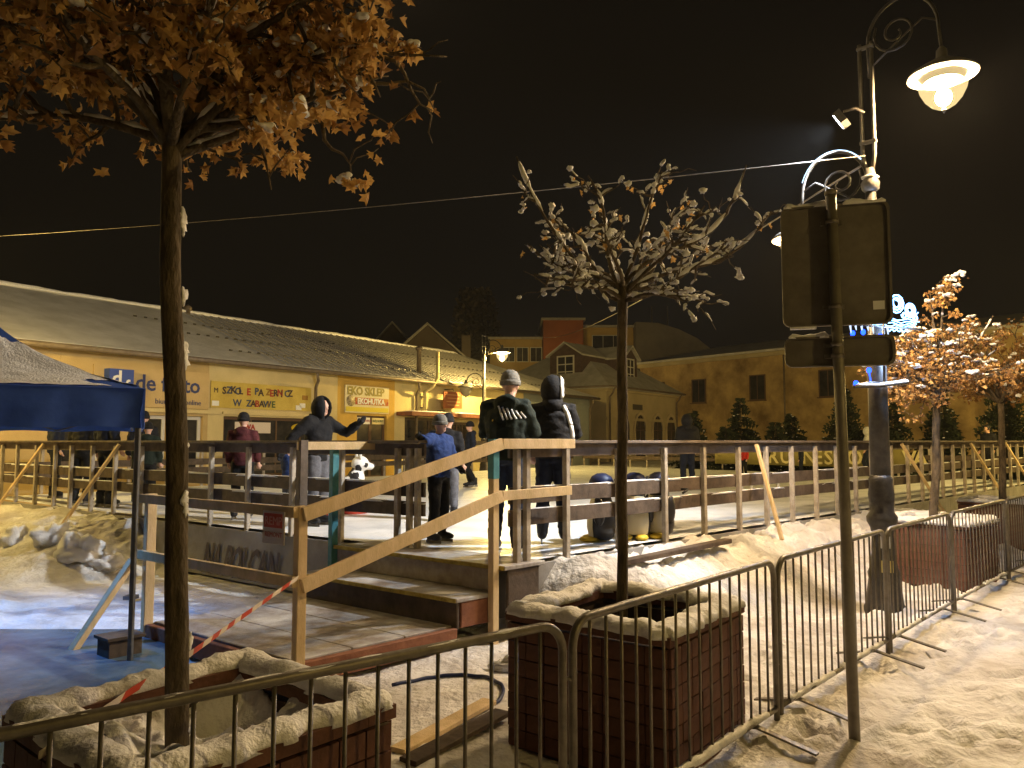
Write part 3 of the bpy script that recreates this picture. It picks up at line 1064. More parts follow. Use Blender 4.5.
# lettered banner on the far fence
bn = thing('fence_banner', C_ + FB * 7 + V(0, 0, 0.9), 'long olive banner with pale yellow letters on the far rink fence', 'banner')
fin = V(FB.y, -FB.x, 0)
FBX = FB
mb = MB()
n = 60
rings = []
ss0, ss1 = 7.25, 14.4
for i in range(n + 1):
    s = ss0 + (ss1 - ss0) * i / n
    o = 0.06 + 0.012 * noise.noise(V(s * 2, 0, 0))
    c = C_ + FB * s + fin * o
    rings.append([c + V(0, 0, 0.90), c + V(0, 0, 1.585), c + V(0, 0, 1.585) - fin * 0.006, c + V(0, 0, 0.90) - fin * 0.006])
mb.loft(rings, smooth=True)
mb.build('banner_sheet', mat('olive_fence_banner', (0.20, 0.17, 0.05), (0.29, 0.25, 0.08), 0.6, 1.5), bn)
PALE_Y = mat('pale_yellow_letter', (0.68, 0.60, 0.28), rough=0.6)


def on_banner(px):
    k = (px - 512) / 770.0
    t = (k * C_.y - C_.x) / (FB.x - k * FB.y)
    return t


for ch, px in (('R', 768), ('U', 780), ('N', 802), ('E', 813), ('S', 824), ('L', 836), ('O', 846), ('V', 902), ('A', 912)):
    s = on_banner(px)
    text_mesh(ch, 0.68, PALE_Y, C_ + FB * s + fin * 0.082 + V(0, 0, 0.98), FB, parent=bn, name='letter', bold=0.012)

# second small white notice on the far fence
fb2 = thing('fence_notice', D_ + FS * 17.6 + V(0, 0, 0.9), 'white notice board on the far fence behind the distant skater', 'notice')
mb = MB()
c = D_ + FS * 17.9 + V(FS.y, -FS.x, 0) * 0.1
mb.obox(c + V(0, 0, 1.3), FS * 1.0, V(FS.y, -FS.x, 0) * 0.01, V(0, 0, 0.34))
mb.build('notice_board', WHITE, fb2)
text_mesh('TV', 0.4, LETTER_DARK, c + V(FS.y, -FS.x, 0) * 0.015 - FS * 0.8 + V(0, 0, 1.16), FS, parent=fb2, bold=0.01)

# grey tarpaulin with lettering below the left fence
tp = thing('ground_banner', A + EL * 4 + NL * 0.15, 'dark grey tarpaulin with faded NA POLCAN lettering under the left fence', 'banner')
mb = MB()
rings = []
for i in range(60):
    s = 1.95 + 4.6 * i / 59
    ring = []
    for j in range(8):
        z = 0.63 - 0.6 * j / 7
        o = 0.075 + 0.07 * (j / 7) ** 2 + 0.02 * noise.noise(V(s * 2.2, z * 3, 4)) * (j > 0)
        ring.append(A + EL * s + NL * o + V(0, 0, z))
    rings.append(ring)
mb.loft(rings, caps=False, closed=False)
tarp_o = mb.build('tarpaulin', TARP, tp)
bvt = BVHTree.FromPolygons(mb.v, mb.f)
tx = text_mesh('NA POLCAN', 0.40, LETTER_DARK, (0, 0, 0), (1, 0, 0), (0, 1, 0), parent=tp, bold=0.012, ext=0.0)
bmx = bmesh.new()
bmx.from_mesh(tx.data)
bmesh.ops.triangulate(bmx, faces=bmx.faces)
bmesh.ops.subdivide_edges(bmx, edges=bmx.edges, cuts=2)
bmx.to_mesh(tx.data)
bmx.free()
for v in tx.data.vertices:
    s, z = 5.15 - (v.co.x + 0.12 * v.co.y) * 0.70, 0.08 + v.co.y * 1.25
    q = A + EL * s + NL * 1.2 + V(0, 0, z)
    h = bvt.ray_cast(q, -NL)
    v.co = (h[0] if h[0] else A + EL * s + NL * 0.3 + V(0, 0, z)) + NL * 0.012
tx.data.update()


# ------------------------------------------------------------------ wooden stairs to the rink
F0 = V(-1.55, 5.55, 0)


def st(t, k, z):
    p = F0 + ER * t + EL * k
    return V(p.x, p.y, z)


stairs = thing('wooden_stairs', st(1, 1, 0), 'snowy wooden steps and landing with pine handrails leading onto the rink', 'stairs')


def sbox(name, t0, t1, k0, k1, z0, z1, m, **kw):
    mb = MB()
    c = (st(t0, k0, z0) + st(t1, k1, z1)) / 2
    mb.obox(c, ER * ((t1 - t0) / 2), EL * ((k1 - k0) / 2), V(0, 0, (z1 - z0) / 2))
    o = mb.build(name, m, stairs, **kw)
    b = o.modifiers.new('b', 'BEVEL')
    b.width = 0.006
    b.segments = 1
    return o


for i in range(3):
    sbox('landing_board', 0.03 + i * 0.49, 0.03 + (i + 1) * 0.49 - 0.006, 0.03, 1.97, 0.165, 0.198 + 0.001 * i, DECK)
sbox('edge_beam', 0.0, 1.5, -0.03, 0.026, 0.03, 0.185, WOOD_RED)
sbox('edge_beam', -0.035, 0.026, -0.03, 1.99, 0.03, 0.18, WOOD_RED)
sbox('edge_beam', 0.03, 1.5, 1.972, 2.02, 0.03, 0.18, WOOD_DARK)
for t, k in ((0.1, 0.1), (0.1, 1.85), (1.35, 0.1), (0.7, 1.0)):
    sbox('foot_block', t - 0.05, t + 0.05, k - 0.05, k + 0.05, -0.05, 0.164, WOOD_DARK)
sbox('riser', 1.50, 1.53, -0.02, 2.1, 0.17, 0.392, WOOD_DARK)
sbox('tread', 1.475, 1.93, -0.04, 2.12, 0.394, 0.43, DECK)
sbox('tread_edge', 1.463, 1.473, -0.04, 2.12, 0.395, 0.432, TREAD_EDGE)
sbox('riser', 1.93, 1.96, -0.02, 2.1, 0.431, 0.622, WOOD_GREY)
sbox('tread', 1.905, 2.42, -0.16, 2.12, 0.624, 0.662, DECK)
sbox('tread_edge', 1.893, 1.903, -0.16, 2.12, 0.625, 0.664, TREAD_EDGE)
sbox('side_board', 1.54, 1.92, -0.03, 0.0, 0.18, 0.39, WOOD_RED)
sbox('side_board', 1.97, 2.36, -0.14, -0.11, 0.1, 0.62, WOOD_DARK)


def post(t, k, z0, z1, m, w=0.075, **kw):
    mb = MB()
    mb.beam(st(t, k, z0), st(t, k, z1), w, w, up=NR, ch=0.06)
    return mb.build('post', m, stairs, **kw)


post(0.0, -0.07, 0.0, 1.29, WOOD_NEW, 0.072, label='fresh pine post at the front corner of the landing')
post(0.0, 2.03, 0.0, 1.29, WOOD_NEW, 0.08)
post(1.86, -0.075, 0.0, 1.765, WOOD_NEW, 0.07, label='tall pine post with a teal painted top')
post(1.55, 2.17, 0.0, 1.76, WOOD_BOARD, 0.09)
post(1.92, 2.16, 0.40, 1.74, TEAL, 0.075, label='teal painted post beside the steps')
mb = MB()
mb.beam(st(1.86, -0.075, 1.42), st(1.86, -0.075, 1.768), 0.076, 0.076, up=NR, ch=0.06)
mb.build('painted_top', TEAL, stairs)


def rail(p, q, w=0.04, h=0.10, m=WOOD_NEW, name='handrail'):
    mb = MB()
    mb.beam(p, q, w, h, ch=0.06)
    return mb.build(name, m, stairs)


kk = -0.128
rail(st(-0.02, kk, 1.235), st(1.90, kk, 1.725))
rail(st(-0.02, kk, 0.74), st(1.90, kk, 1.27))
rail(st(1.905, kk, 1.725), st(2.8, kk - 0.05, 1.725), h=0.09)
rail(st(1.905, kk, 1.27), st(2.75, kk - 0.05, 1.285), h=0.085)
rail(st(-0.06, -0.1, 1.25), st(-0.06, 2.1, 1.25), h=0.075)
rail(st(-0.06, -0.1, 0.77), st(-0.06, 2.1, 0.77), h=0.075)
rail(st(1.5, 2.18, 1.70), st(2.38, 2.0, 1.70), h=0.085)
rail(st(-0.1, 2.1, 0.72), V(-3.55, 6.35, 0.05), 0.075, 0.05, WOOD_NEW, 'brace')
wb = thing('step_block', V(-3.35, 6.3, 0.05), 'dark wooden block beside the landing on the icy paving', 'block')
mb = MB()
mb.obox(V(-3.10, 6.22, 0.13), EL * 0.10, ER * 0.12, V(0, 0, 0.075))
bk = mb.build('box', WOOD_DARK, wb)
mb = MB()
mb.obox(V(-3.10, 6.22, 0.217), EL * 0.12, ER * 0.14, V(0, 0, 0.011))
mb.build('lid', WOOD_DARK, wb)

ws = thing('warning_sign', st(-0.1, 0.25, 0.9), 'small red and white paper notice on the landing rail', 'sign')
SX = -EL
so = st(-0.095, 0.10, 1.125)
mb = MB()
mb.obox(so + V(0, 0, 0.01), SX * 0.125, ER * 0.004, V(0, 0, 0.115))
mb.build('sheet', mat('faded_white_sheet', (0.55, 0.48, 0.42), (0.62, 0.56, 0.5), 0.6, 6.0), ws)
mb = MB()
mb.obox(so + V(0, 0, 0.06) - ER * 0.006, SX * 0.106, ER * 0.002, V(0, 0, 0.05))
mb.build('red_panel', mat('red_print', (0.42, 0.05, 0.03), (0.5, 0.08, 0.05), 0.6, 12.0), ws)
text_mesh('REMP', 0.085, mat('faded_pink', (0.6, 0.32, 0.26), rough=0.6), so + V(0, 0, 0.03) - ER * 0.010 - SX * 0.095, SX, parent=ws, ext=0.001)
text_mesh('REMONT', 0.05, mat('faded_red', (0.45, 0.12, 0.09), rough=0.6), so + V(0, 0, -0.055) - ER * 0.007 - SX * 0.095, SX, parent=ws, ext=0.001)

# red and white tape from the landing post down to the first planter
RED = mat('tape_red', (0.50, 0.06, 0.03), rough=0.5)
TAPEW = mat('tape_white', (0.70, 0.62, 0.52), rough=0.5)
pts = [st(-0.05, -0.12, 0.80), V(-1.555, 4.5, 0.74), V(-1.44, 3.52, 0.80), V(-1.45, 3.0, 0.80), V(-1.49, 2.45, 0.76)]
mb = MB()
fine = []
for a, b in zip(pts, pts[1:]):
    n = max(2, int((b - a).length / 0.05))
    fine += [a.lerp(b, i / n) for i in range(n)]
for i in range(len(fine) - 1):
    a, b = fine[i], fine[i + 1]
    w = V(0.006, 0.008 * math.sin(i * 0.3), 0.017)
    o = V(0.0015, 0.0015, 0)
    m = 0 if (i // 3) % 2 else 1
    mb.add([a - w - o, b - w - o, b + w - o, a + w - o, a - w + o, b - w + o, b + w + o, a + w + o], [(0, 1, 2, 3), (7, 6, 5, 4), (3, 2, 6, 7), (0, 4, 5, 1)], m)
tag(mb.build('barrier_tape', [RED, TAPEW]), 'red and white warning tape slung from the landing post to the tree planter', 'tape')


# ------------------------------------------------------------------ planters
def planter(c, ang, size, top, label, soil_z, seed, tiles=(8, 7)):
    u = V(math.cos(R(ang)), math.sin(R(ang)), 0)
    v = V(-u.y, u.x, 0)
    c = V(c[0], c[1], 0)
    t = thing('tree_planter', c, label, 'planter', 'tiled square tree planters on the square')
    h = size / 2
    core = MB()
    th = 0.10
    zc, hz = (top - 0.06) / 2 - 0.05, (top - 0.06) / 2 + 0.03
    for d, e in ((u, v), (-u, v), (v, u), (-v, u)):
        le = h if e is v else h - th - 0.001
        core.obox(c + d * (h - th / 2) + V(0, 0, zc), d * (th / 2), e * le, V(0, 0, hz))
    core.build('planter_wall', PLANTER, t)
    rim = MB()
    for d, e in ((u, v), (-u, v), (v, u), (-v, u)):
        le = h + 0.02 if e is v else h - th - 0.012
        rim.obox(c + d * (h - th / 2 + 0.005) + V(0, 0, top - 0.025), d * (th / 2 + 0.015), e * le, V(0, 0, 0.025))
    rim.build('rim', BRICK, t)
    so = MB()
    n = 12
    q = []
    for j in range(n + 1):
        for i in range(n + 1):
            p = c + u * ((i / n - .5) * (size - 2 * th)) + v * ((j / n - .5) * (size - 2 * th))
            q.append((p.x, p.y, soil_z + 0.05 * noise.noise(V(p.x * 5, p.y * 5, seed))))
    so.add(q, [(j * (n + 1) + i, j * (n + 1) + i + 1, (j + 1) * (n + 1) + i + 1, (j + 1) * (n + 1) + i) for j in range(n) for i in range(n)], 0, True)
    so.build('soil', SOIL, t)
    nc, nr = tiles
    tw, thh = size / nc, (top - 0.07) / nr
    tm = MB()
    tm.obox((0, 0, 0), (tw / 2 - 0.0035, 0, 0), (0, 0.010, 0), (0, 0, thh / 2 - 0.0035))
    tme = tm.mesh('brick', BRICK)
    tme.materials[0] = BRICK
    for d, e in ((-v, u), (-u, -v), (u, v), (v, -u)):
        for i in range(nc):
            for j in range(nr):
                p = c + d * (h + 0.008 + random.uniform(-0.002, 0.002)) + e * ((i + .5) * tw - h)
                put('brick', tme, t, loc=(p.x, p.y, 0.01 + (j + .5) * thh), rot=(random.uniform(-.012, .012), random.uniform(-.006, .006), math.atan2(e.y, e.x) + random.uniform(-.02, .02)))
    return t, c, u, v, h


def rim_snow(t, c, u, v, h, top, w, hh, seed):
    h2 = h - 0.045
    cs = [c - u * h2 - v * h2, c + u * h2 - v * h2, c + u * h2 + v * h2, c - u * h2 + v * h2]
    for i in range(4):
        a, b = cs[i], cs[(i + 1) % 4]
        e = (b - a).normalized() * 0.05
        snow_ridge([a - e + V(0, 0, top), b + e + V(0, 0, top)], w, hh, seed + i * 7.3, 0.018, 0.38).build('rim_snow', SNOW, t)


def planter_snow(t, c, u, v, h, z0, fn):
    n = 80
    q = []
    for j in range(n + 1):
        for i in range(n + 1):
            a, b = (i / n - .5) * 2, (j / n - .5) * 2
            p = c + u * (a * (h - 0.09)) + v * (b * (h - 0.09))
            q.append((p.x, p.y, z0 + fn(a, b, p)))
    m = MB()
    m.add(q, [(j * (n + 1) + i, j * (n + 1) + i + 1, (j + 1) * (n + 1) + i + 1, (j + 1) * (n + 1) + i) for j in range(n) for i in range(n)], 0, True)
    m.build('snow_bed', SNOW, t)


p1 = planter((-1.13, 2.90), 50, 0.95, 0.77, 'tree planter heaped with snow in the near left corner', 0.40, 1)
rim_snow(*p1, 0.77, 0.13, 0.05, 2)


def bed1(a, b, p):
    h = 0.22 + 0.09 * noise.noise(V(p.x * 3.2, p.y * 3.2, 1)) + 0.05 * noise.noise(V(p.x * 8, p.y * 8, 2)) + 0.022 * noise.noise(V(p.x * 17, p.y * 17, 2)) + 0.008 * noise.noise(V(p.x * 40, p.y * 40, 2))
    h += 0.07 * smooth(0.45, 0.95, -b) + 0.05 * smooth(0.5, 1, -a)
    h -= 0.10 * math.exp(-((p.x + 1.13) ** 2 + (p.y - 2.72) ** 2) / 0.02)
    h -= 0.26 * math.exp(-(((a - 0.45) / 0.4) ** 2 + ((b - 0.35) / 0.45) ** 2))
    return h


planter_snow(*p1, 0.50, bed1)
p2 = planter((0.69, 4.68), 53, 1.0, 0.76, 'brown tiled planter with the bare snow dusted tree, behind the barrier joint', 0.45, 5)
rim_snow(*p2, 0.76, 0.16, 0.055, 30)
p3 = planter((5.345, 9.8), 41, 1.0, 0.76, 'reddish planter with the leafy lit tree, just right of the lamp post', 0.55, 9)
rim_snow(*p3, 0.76, 0.20, 0.06, 60)
planter_snow(*p3, 0.66, lambda a, b, p: 0.10 + 0.04 * noise.noise(V(p.x * 5, p.y * 5, 1)))
p4 = planter((8.3, 13.2), 45, 1.0, 0.74, 'farthest planter, at the foot of the dim slim tree', 0.5, 13, tiles=(6, 5))
rim_snow(*p4, 0.74, 0.16, 0.05, 80)


# ------------------------------------------------------------------ trees
def leaf_mesh(size, m):
    """a dry, curled, lobed leaf hanging from its stalk at the origin; no two alike"""
    out = [(0, -0.02), (0.20, -0.16), (0.42, -0.20), (0.28, -0.40), (0.40, -0.62), (0.17, -0.66), (0, -1.0)]
    vs, fs = [], []
    curl = random.uniform(0.2, 1.2)
    fold = random.uniform(0.4, 1.7)
    tw = random.uniform(-0.5, 0.5)
    for sgn in (1, -1):
        b = len(vs)
        for x, z in out + [(0, -0.45)]:
            x2 = x * random.uniform(0.4, 1.15) * sgn
            z2 = z * random.uniform(0.9, 1.1) if 0 < x else z
            y2 = abs(x) * fold + curl * z * z * 0.45 + (random.uniform(-0.08, 0.08) if x else 0)
            a = tw * -z2
            vs.append(((x2 * math.cos(a) - y2 * math.sin(a)) * size, (x2 * math.sin(a) + y2 * math.cos(a)) * size, z2 * size))
        n = len(out)
        for i in range(n - 1):
            f = (b + i, b + i + 1, b + n)
            fs.append(f if sgn > 0 else f[::-1])
    me = bpy.data.meshes.new('leaf')
    me.from_pydata(vs, [], fs)
    me.materials.append(m)
    for p in me.polygons:
        p.use_smooth = False
    return me


def bend(p, q, lift, n=6, wob=0.04, rnd=random):
    p, q = Vector(p), Vector(q)
    L = (q - p).length
    out = []
    off = V(rnd.uniform(-1, 1), rnd.uniform(-1, 1), rnd.uniform(-1, 1)) * wob * L
    for i in range(n + 1):
        t = i / n
        c = p.lerp(q, t) + V(0, 0, lift * L * math.sin(math.pi * t)) + off * math.sin(2 * math.pi * t)
        out.append(c)
    return out


def interp(pts, t):
    x = t * (len(pts) - 1)
    i = min(int(x), len(pts) - 2)
    return pts[i].lerp(pts[i + 1], x - i)


def young_tree(base, fork, r0, r1, tips, seed, label, subs=7, sublen=(0.2, 0.45), trunk_wob=0.01, limb=0.62, fmin=0.28):
    rnd = random.Random(seed)
    t = thing('young_tree', base, label, 'tree', 'young trees growing in tiled planters')
    mb = MB()
    n = 22
    pts, rad = [], []
    for i in range(n + 1):
        k = i / n
        p = Vector(base).lerp(Vector(fork), k) + V(noise.noise(V(k * 3, seed, 0)), noise.noise(V(k * 3, seed, 7)), 0) * trunk_wob * 3 * math.sin(math.pi * k)
        pts.append(p)
        rad.append((r0 + (r1 - r0) * k) * (1 + 0.06 * noise.noise(V(k * 14, seed, 3))) * (1.25 if i == 0 else 1))
    mb.tube(pts, rad, 12)
    tk = mb.build('trunk', BARK, t)
    br = MB()
    twigs, limbs = [], []
    for tip, lift in tips:
        st_ = Vector(fork) - V(0, 0, rnd.uniform(0.0, 0.14))
        L = bend(st_, tip, lift, 9, 0.05, rnd)
        ln = (Vector(tip) - st_).length
        br.tube(L, [r1 * limb * (1 - 0.85 * i / 9) + 0.003 for i in range(10)], 7)
        limbs.append(L)
        for k in range(subs):
            f = rnd.uniform(fmin, 0.98)
            p = interp(L, f)
            d = (L[-1] - L[0]).normalized()
            side = V(rnd.gauss(0, 1), rnd.gauss(0, 1), rnd.gauss(0.15, 0.7)).normalized()
            q = p + (d * 0.7 + side).normalized() * rnd.uniform(*sublen)
            tw = bend(p, q, rnd.uniform(-0.08, 0.15), 5, 0.08, rnd)
            br.tube(tw, [0.008 * (1 - i / 5) + 0.0025 for i in range(6)], 5)
            twigs.append(tw)
            for _ in range(2):
                g = rnd.uniform(0.3, 0.95)
                p2 = interp(tw, g)
                q2 = p2 + (d * 0.4 + V(rnd.gauss(0, 1), rnd.gauss(0, 1), rnd.gauss(0.1, 0.7)).normalized()).normalized() * rnd.uniform(0.07, 0.2)
                t2 = bend(p2, q2, 0.05, 3, 0.1, rnd)
                br.tube(t2, [0.004, 0.0035, 0.003, 0.002], 4)
                twigs.append(t2)
    br.build('branch', BARK, t)
    return t, limbs, twigs, rnd


def add_leaves(t, twigs, rnd, count, size, mats, singles=0, spread=0.05, droop=0.5):
    meshes = [leaf_mesh(size * s, m) for m in mats for s in (0.7, 0.85, 0.95, 1.0, 1.1, 1.25)]
    places = []
    for _ in range(count):
        tw = rnd.choice(twigs)
        p = interp(tw, min(1, abs(rnd.gauss(0.9, 0.3))) if rnd.random() < 0.8 else rnd.random()) + V(rnd.gauss(0, spread), rnd.gauss(0, spread), rnd.gauss(-0.02, spread * 0.6))
        e = (rnd.gauss(0, droop), rnd.gauss(0, droop), rnd.uniform(0, 6.28))
        places.append((p, e, rnd.randrange(len(meshes))))
    places.sort(key=lambda a: (a[0] - V(0, 0, 1.75)).length)
    sel = set(rnd.sample(range(len(places)), singles)) if singles else set()
    mb = MB()
    for i, (p, e, k) in enumerate(places):
        if i in sel:
            put('leaf', meshes[k], t, loc=p, rot=e)
        else:
            M = Matrix.LocRotScale(p, __import__('mathutils').Euler(e), None)
            me = meshes[k]
            mb.add([M @ v.co for v in me.vertices], [tuple(f.vertices) for f in me.polygons], k // 6)
    if mb.v:
        mb.build('foliage', mats, t, kind='stuff')


def snow_cluster(t, p, s, rnd, n=3):
    m = MB()
    e = s * 1.3
    for k in range(n + 4):
        a, q = rnd.uniform(0, 6.283), math.sqrt(rnd.random())
        o = V(math.cos(a) * q * e * 1.25, math.sin(a) * q * e * 1.25, s * (0.35 - 0.5 * q * q) + rnd.gauss(0, s * 0.12))
        b = s * rnd.uniform(0.38, 0.75)
        m.ell(p + o + V(0, 0, s * 0.3), (b * rnd.uniform(0.9, 1.3), b * rnd.uniform(0.9, 1.3), b * rnd.uniform(0.6, 0.9)), 8, 6)
    me = fused(m, s * 0.2, s * 0.22, 45, 1)
    me.materials.append(SNOW)
    return me


def limb_snow(t, limbs, rnd, r, seed):
    mb = MB()
    for k, L in enumerate(limbs):
        P = [interp(L, i / 26) for i in range(3, 26)]
        i = 0
        while i < len(P) - 3:
            n = rnd.randint(3, 8)
            seg = P[i:i + n]
            if len(seg) > 2:
                rr = [r * (0.5 + 0.9 * rnd.random()) * (0.4 if j in (0, len(seg) - 1) else 1) * (1 - 0.3 * i / len(P)) for j in range(len(seg))]
                mb.tube([p + V(0, 0, r * 0.55 + 0.012 * (1 - (i + j) / len(P))) for j, p in enumerate(seg)], rr, 6)
            i += n + rnd.randint(0, 1)
    return mb


# near left tree: brown leaves still on, loaded with snow
rnd = random.Random(3)
base, fork = V(-1.135, 2.74, 0.3), V(-1.245, 2.74, 2.90)
tips = []
for k in range(13):
    az = 2 * math.pi * k / 13 + rnd.uniform(-0.2, 0.2)
    rad_ = rnd.uniform(0.6, 0.84)
    tips.append((fork + V(math.cos(az) * rad_, math.sin(az) * rad_, rnd.uniform(0.12, 0.5)), rnd.uniform(-0.02, 0.1)))
for k in range(10):
    az = 2 * math.pi * k / 10 + 0.3
    rad_ = rnd.uniform(0.3, 0.75)
    tips.append((fork + V(math.cos(az) * rad_, math.sin(az) * rad_, rnd.uniform(0.55, 1.15)), 0.05))
tips.append((V(-0.46, 2.75, 3.18), -0.10))
tips.append((V(-0.48, 2.65, 3.30), 0.03))
tips.append((V(-1.95, 2.75, 2.92), 0.08))
T1 = young_tree(base, fork, 0.041, 0.034, tips, 11, 'tall young tree with snow laden brown leaves in the near left planter', subs=10, limb=0.5, sublen=(0.12, 0.34))
inside = lambda p: p.z > 2.69 + 0.42 * max(0, p.x + 1.05) and p.x < -0.27 and p.x > -2.2
add_leaves(T1[0], [w for w in T1[2] if inside(w[-1] - V(0, 0, 0.05))], T1[3], 3300, 0.054, [LEAF, LEAF_DARK], singles=300, spread=0.028, droop=0.8)
caps = [w for w in T1[2] if inside(w[-1]) and w[-1].z < 3.42 and (w[-1].z > 2.95 or w[-1].x > -0.9)]
for i in range(125):
    tw = T1[3].choice(caps)
    p = tw[-1] if i % 3 else interp(tw, 0.6)
    s = (0.014 + 0.020 * T1[3].random() ** 1.5) * (1.15 if p.x > -1.3 else 0.8)
    put('snow_clump', snow_cluster(T1[0], p, s, T1[3], 3), T1[0])
    dm = MB()                          # leaves drooping out from under the load
    for _ in range(13):
        lm = leaf_mesh(0.055 * T1[3].uniform(0.8, 1.25), LEAF)
        M = Matrix.LocRotScale(p + V(T1[3].gauss(0, s * 1.2), T1[3].gauss(0, s * 1.2), T1[3].uniform(-0.1, 0.75) * s), __import__('mathutils').Euler((T1[3].gauss(0, .5), T1[3].gauss(0, .5), T1[3].uniform(0, 6.28))), None)
        dm.add([M @ v.co for v in lm.vertices], [tuple(f.vertices) for f in lm.polygons])
    dm.build('leaf_tuft', LEAF, T1[0], kind='stuff')
limb_snow(T1[0], T1[1], T1[3], 0.014, 5).build('branch_snow', SNOW, T1[0], kind='stuff')
sn = MB()
for i in range(70):     # snow plastered on the lamp side of the trunk
    k = i / 70
    c = base.lerp(fork, k) + V(0.039 - 0.007 * k, 0.018, 0)
    s = 0.013 + 0.016 * noise.noise(V(i * 0.37, 2, 0))
    if s > 0.016:
        l = lump(c + V(-0.004, rnd.uniform(-.012, .012), rnd.uniform(-.02, .02)), (s * 0.42, s * 1.2, rnd.uniform(0.012, 0.04)), i, 1.0, 9, 7)
        sn.add(l.v, l.f, 0, True)
sn.build('trunk_snow', SNOW, T1[0], kind='stuff')

# middle tree: bare, white limbs
fork2 = V(0.735, 5.05, 2.80)
tips2 = [(V(0.03, 4.9, 3.60), -0.14), (V(0.10, 5.0, 3.05), -0.06), (V(0.14, 4.8, 2.80), 0.06), (V(0.48, 4.75, 3.42), 0.03), (V(0.30, 5.2, 3.25), -0.04),
         (V(0.98, 4.9, 3.50), -0.02), (V(1.56, 5.0, 3.58), -0.12), (V(1.70, 4.95, 3.25), -0.08), (V(1.45, 5.35, 3.15), -0.03), (V(1.25, 5.2, 3.38), -0.06),
         (V(1.35, 4.7, 2.96), -0.06), (V(1.30, 5.1, 2.68), 0.08), (V(0.66, 5.5, 3.4), 0.0), (V(0.25, 5.4, 3.15), -0.03), (V(1.05, 5.6, 3.25), 0.0),
         (V(1.05, 4.6, 2.62), 0.06), (V(0.55, 4.5, 3.05), -0.02), (V(1.15, 4.5, 3.15), -0.04), (V(0.35, 4.7, 2.72), 0.06)]
T2 = young_tree(V(0.70, 5.0, 0.44), fork2, 0.036, 0.033, tips2, 23, 'slender bare tree with snow on every limb in the middle planter', subs=6, sublen=(0.06, 0.17), limb=0.40, fmin=0.42)
limb_snow(T2[0], T2[1], T2[3], 0.017, 5).build('branch_snow', SNOW, T2[0], kind='stuff')
mb = MB()
for tw in T2[2]:
    if T2[3].random() < 0.72:
        a = T2[3].uniform(0.1, 0.6)
        P = [interp(tw, min(1, a + k * 0.12)) + V(T2[3].gauss(0, .003), T2[3].gauss(0, .003), 0.006 + T2[3].uniform(0, .006)) for k in range(5)]
        r_ = T2[3].uniform(0.006, 0.0135)
        mb.tube(P, [r_ * 0.5, r_ * T2[3].uniform(.8, 1.3), r_ * T2[3].uniform(.6, 1.2), r_ * T2[3].uniform(.8, 1.4), r_ * 0.5], 6)
    if T2[3].random() < 0.25:
        s = T2[3].uniform(0.010, 0.022)
        l = lump(tw[-1] + V(0, 0, s * 0.4), (s * 1.2, s * 1.1, s * 0.9), T2[3].random() * 50, 0.8, 9, 6)
        mb.add(l.v, l.f, 0, True)
mb.build('twig_snow', SNOW, T2[0], kind='stuff')
add_leaves(T2[0], [tw for tw in T2[2] if tw[-1].z > 3.0], T2[3], 70, 0.045, [LEAF], singles=0, spread=0.02)

# third tree: dense lit crown
fork3 = V(5.45, 9.85, 2.42)
rnd = random.Random(9)
tips3 = []
for k in range(26):
    az = 2 * math.pi * k / 13 + rnd.uniform(-0.25, 0.25)
    rr = rnd.uniform(0.35, 0.85)
    tips3.append((fork3 + V(math.cos(az) * rr, math.sin(az) * rr, rnd.uniform(0.05, 0.95) * (1.15 - 0.5 * rr)), 0.05))
tips3 += [(V(5.55, 9.8, 3.75), 0), (V(5.45, 9.7, 3.70), 0), (V(6.15, 9.75, 3.35), 0), (V(6.3, 9.9, 2.95), 0), (V(4.85, 9.7, 2.75), 0.05), (V(4.75, 9.6, 2.45), 0.08), (V(5.0, 9.6, 2.25), 0.1)]
T3 = young_tree(V(5.33, 9.85, 0.5), fork3, 0.055, 0.042, tips3, 31, 'leafy tree glowing orange under the street lamp, right of the lamp post', subs=8, sublen=(0.12, 0.32))
add_leaves(T3[0], T3[2], T3[3], 5200, 0.056, [LEAF, LEAF_DARK], singles=0, spread=0.04, droop=0.8)
for i in range(330):
    tw = T3[3].choice(T3[2])
    p = tw[-1]
    if (p.z - 2.25) * 1.1 < T3[3].random() * 0.9:
        continue
    put('snow_clump', snow_cluster(T3[0], p, T3[3].uniform(0.018, 0.048), T3[3], T3[3].randint(2, 4)), T3[0])
limb_snow(T3[0], T3[1], T3[3], 0.016, 5).build('branch_snow', SNOW, T3[0], kind='stuff')

# fourth, dim
fork4 = V(8.45, 13.3, 2.5)
rnd = random.Random(19)
tips4 = []
for k in range(20):
    az = 2 * math.pi * k / 10 + rnd.uniform(-0.25, 0.25)
    rr = rnd.uniform(0.5, 1.1)
    tips4.append((fork4 + V(math.cos(az) * rr, math.sin(az) * rr, rnd.uniform(0.1, 1.15)), 0.05))
T4 = young_tree(V(8.38, 13.25, 0.5), fork4, 0.06, 0.045, tips4, 41, 'dim leafy tree at the right edge in the farthest planter', subs=8, sublen=(0.15, 0.4))
add_leaves(T4[0], T4[2], T4[3], 3000, 0.06, [LEAF_DARK], singles=0, spread=0.06, droop=0.8)
mb = MB()
for i in range(130):
    tw = T4[3].choice(T4[2])
    s = T4[3].uniform(0.015, 0.036)
    l = lump(tw[-1] + V(0, 0, s * 0.5), (s * 1.2, s * 1.1, s * 0.8), i, 0.7, 9, 6)
    mb.add(l.v, l.f, 0, True)
mb.build('crown_snow', SNOW, T4[0], kind='stuff')


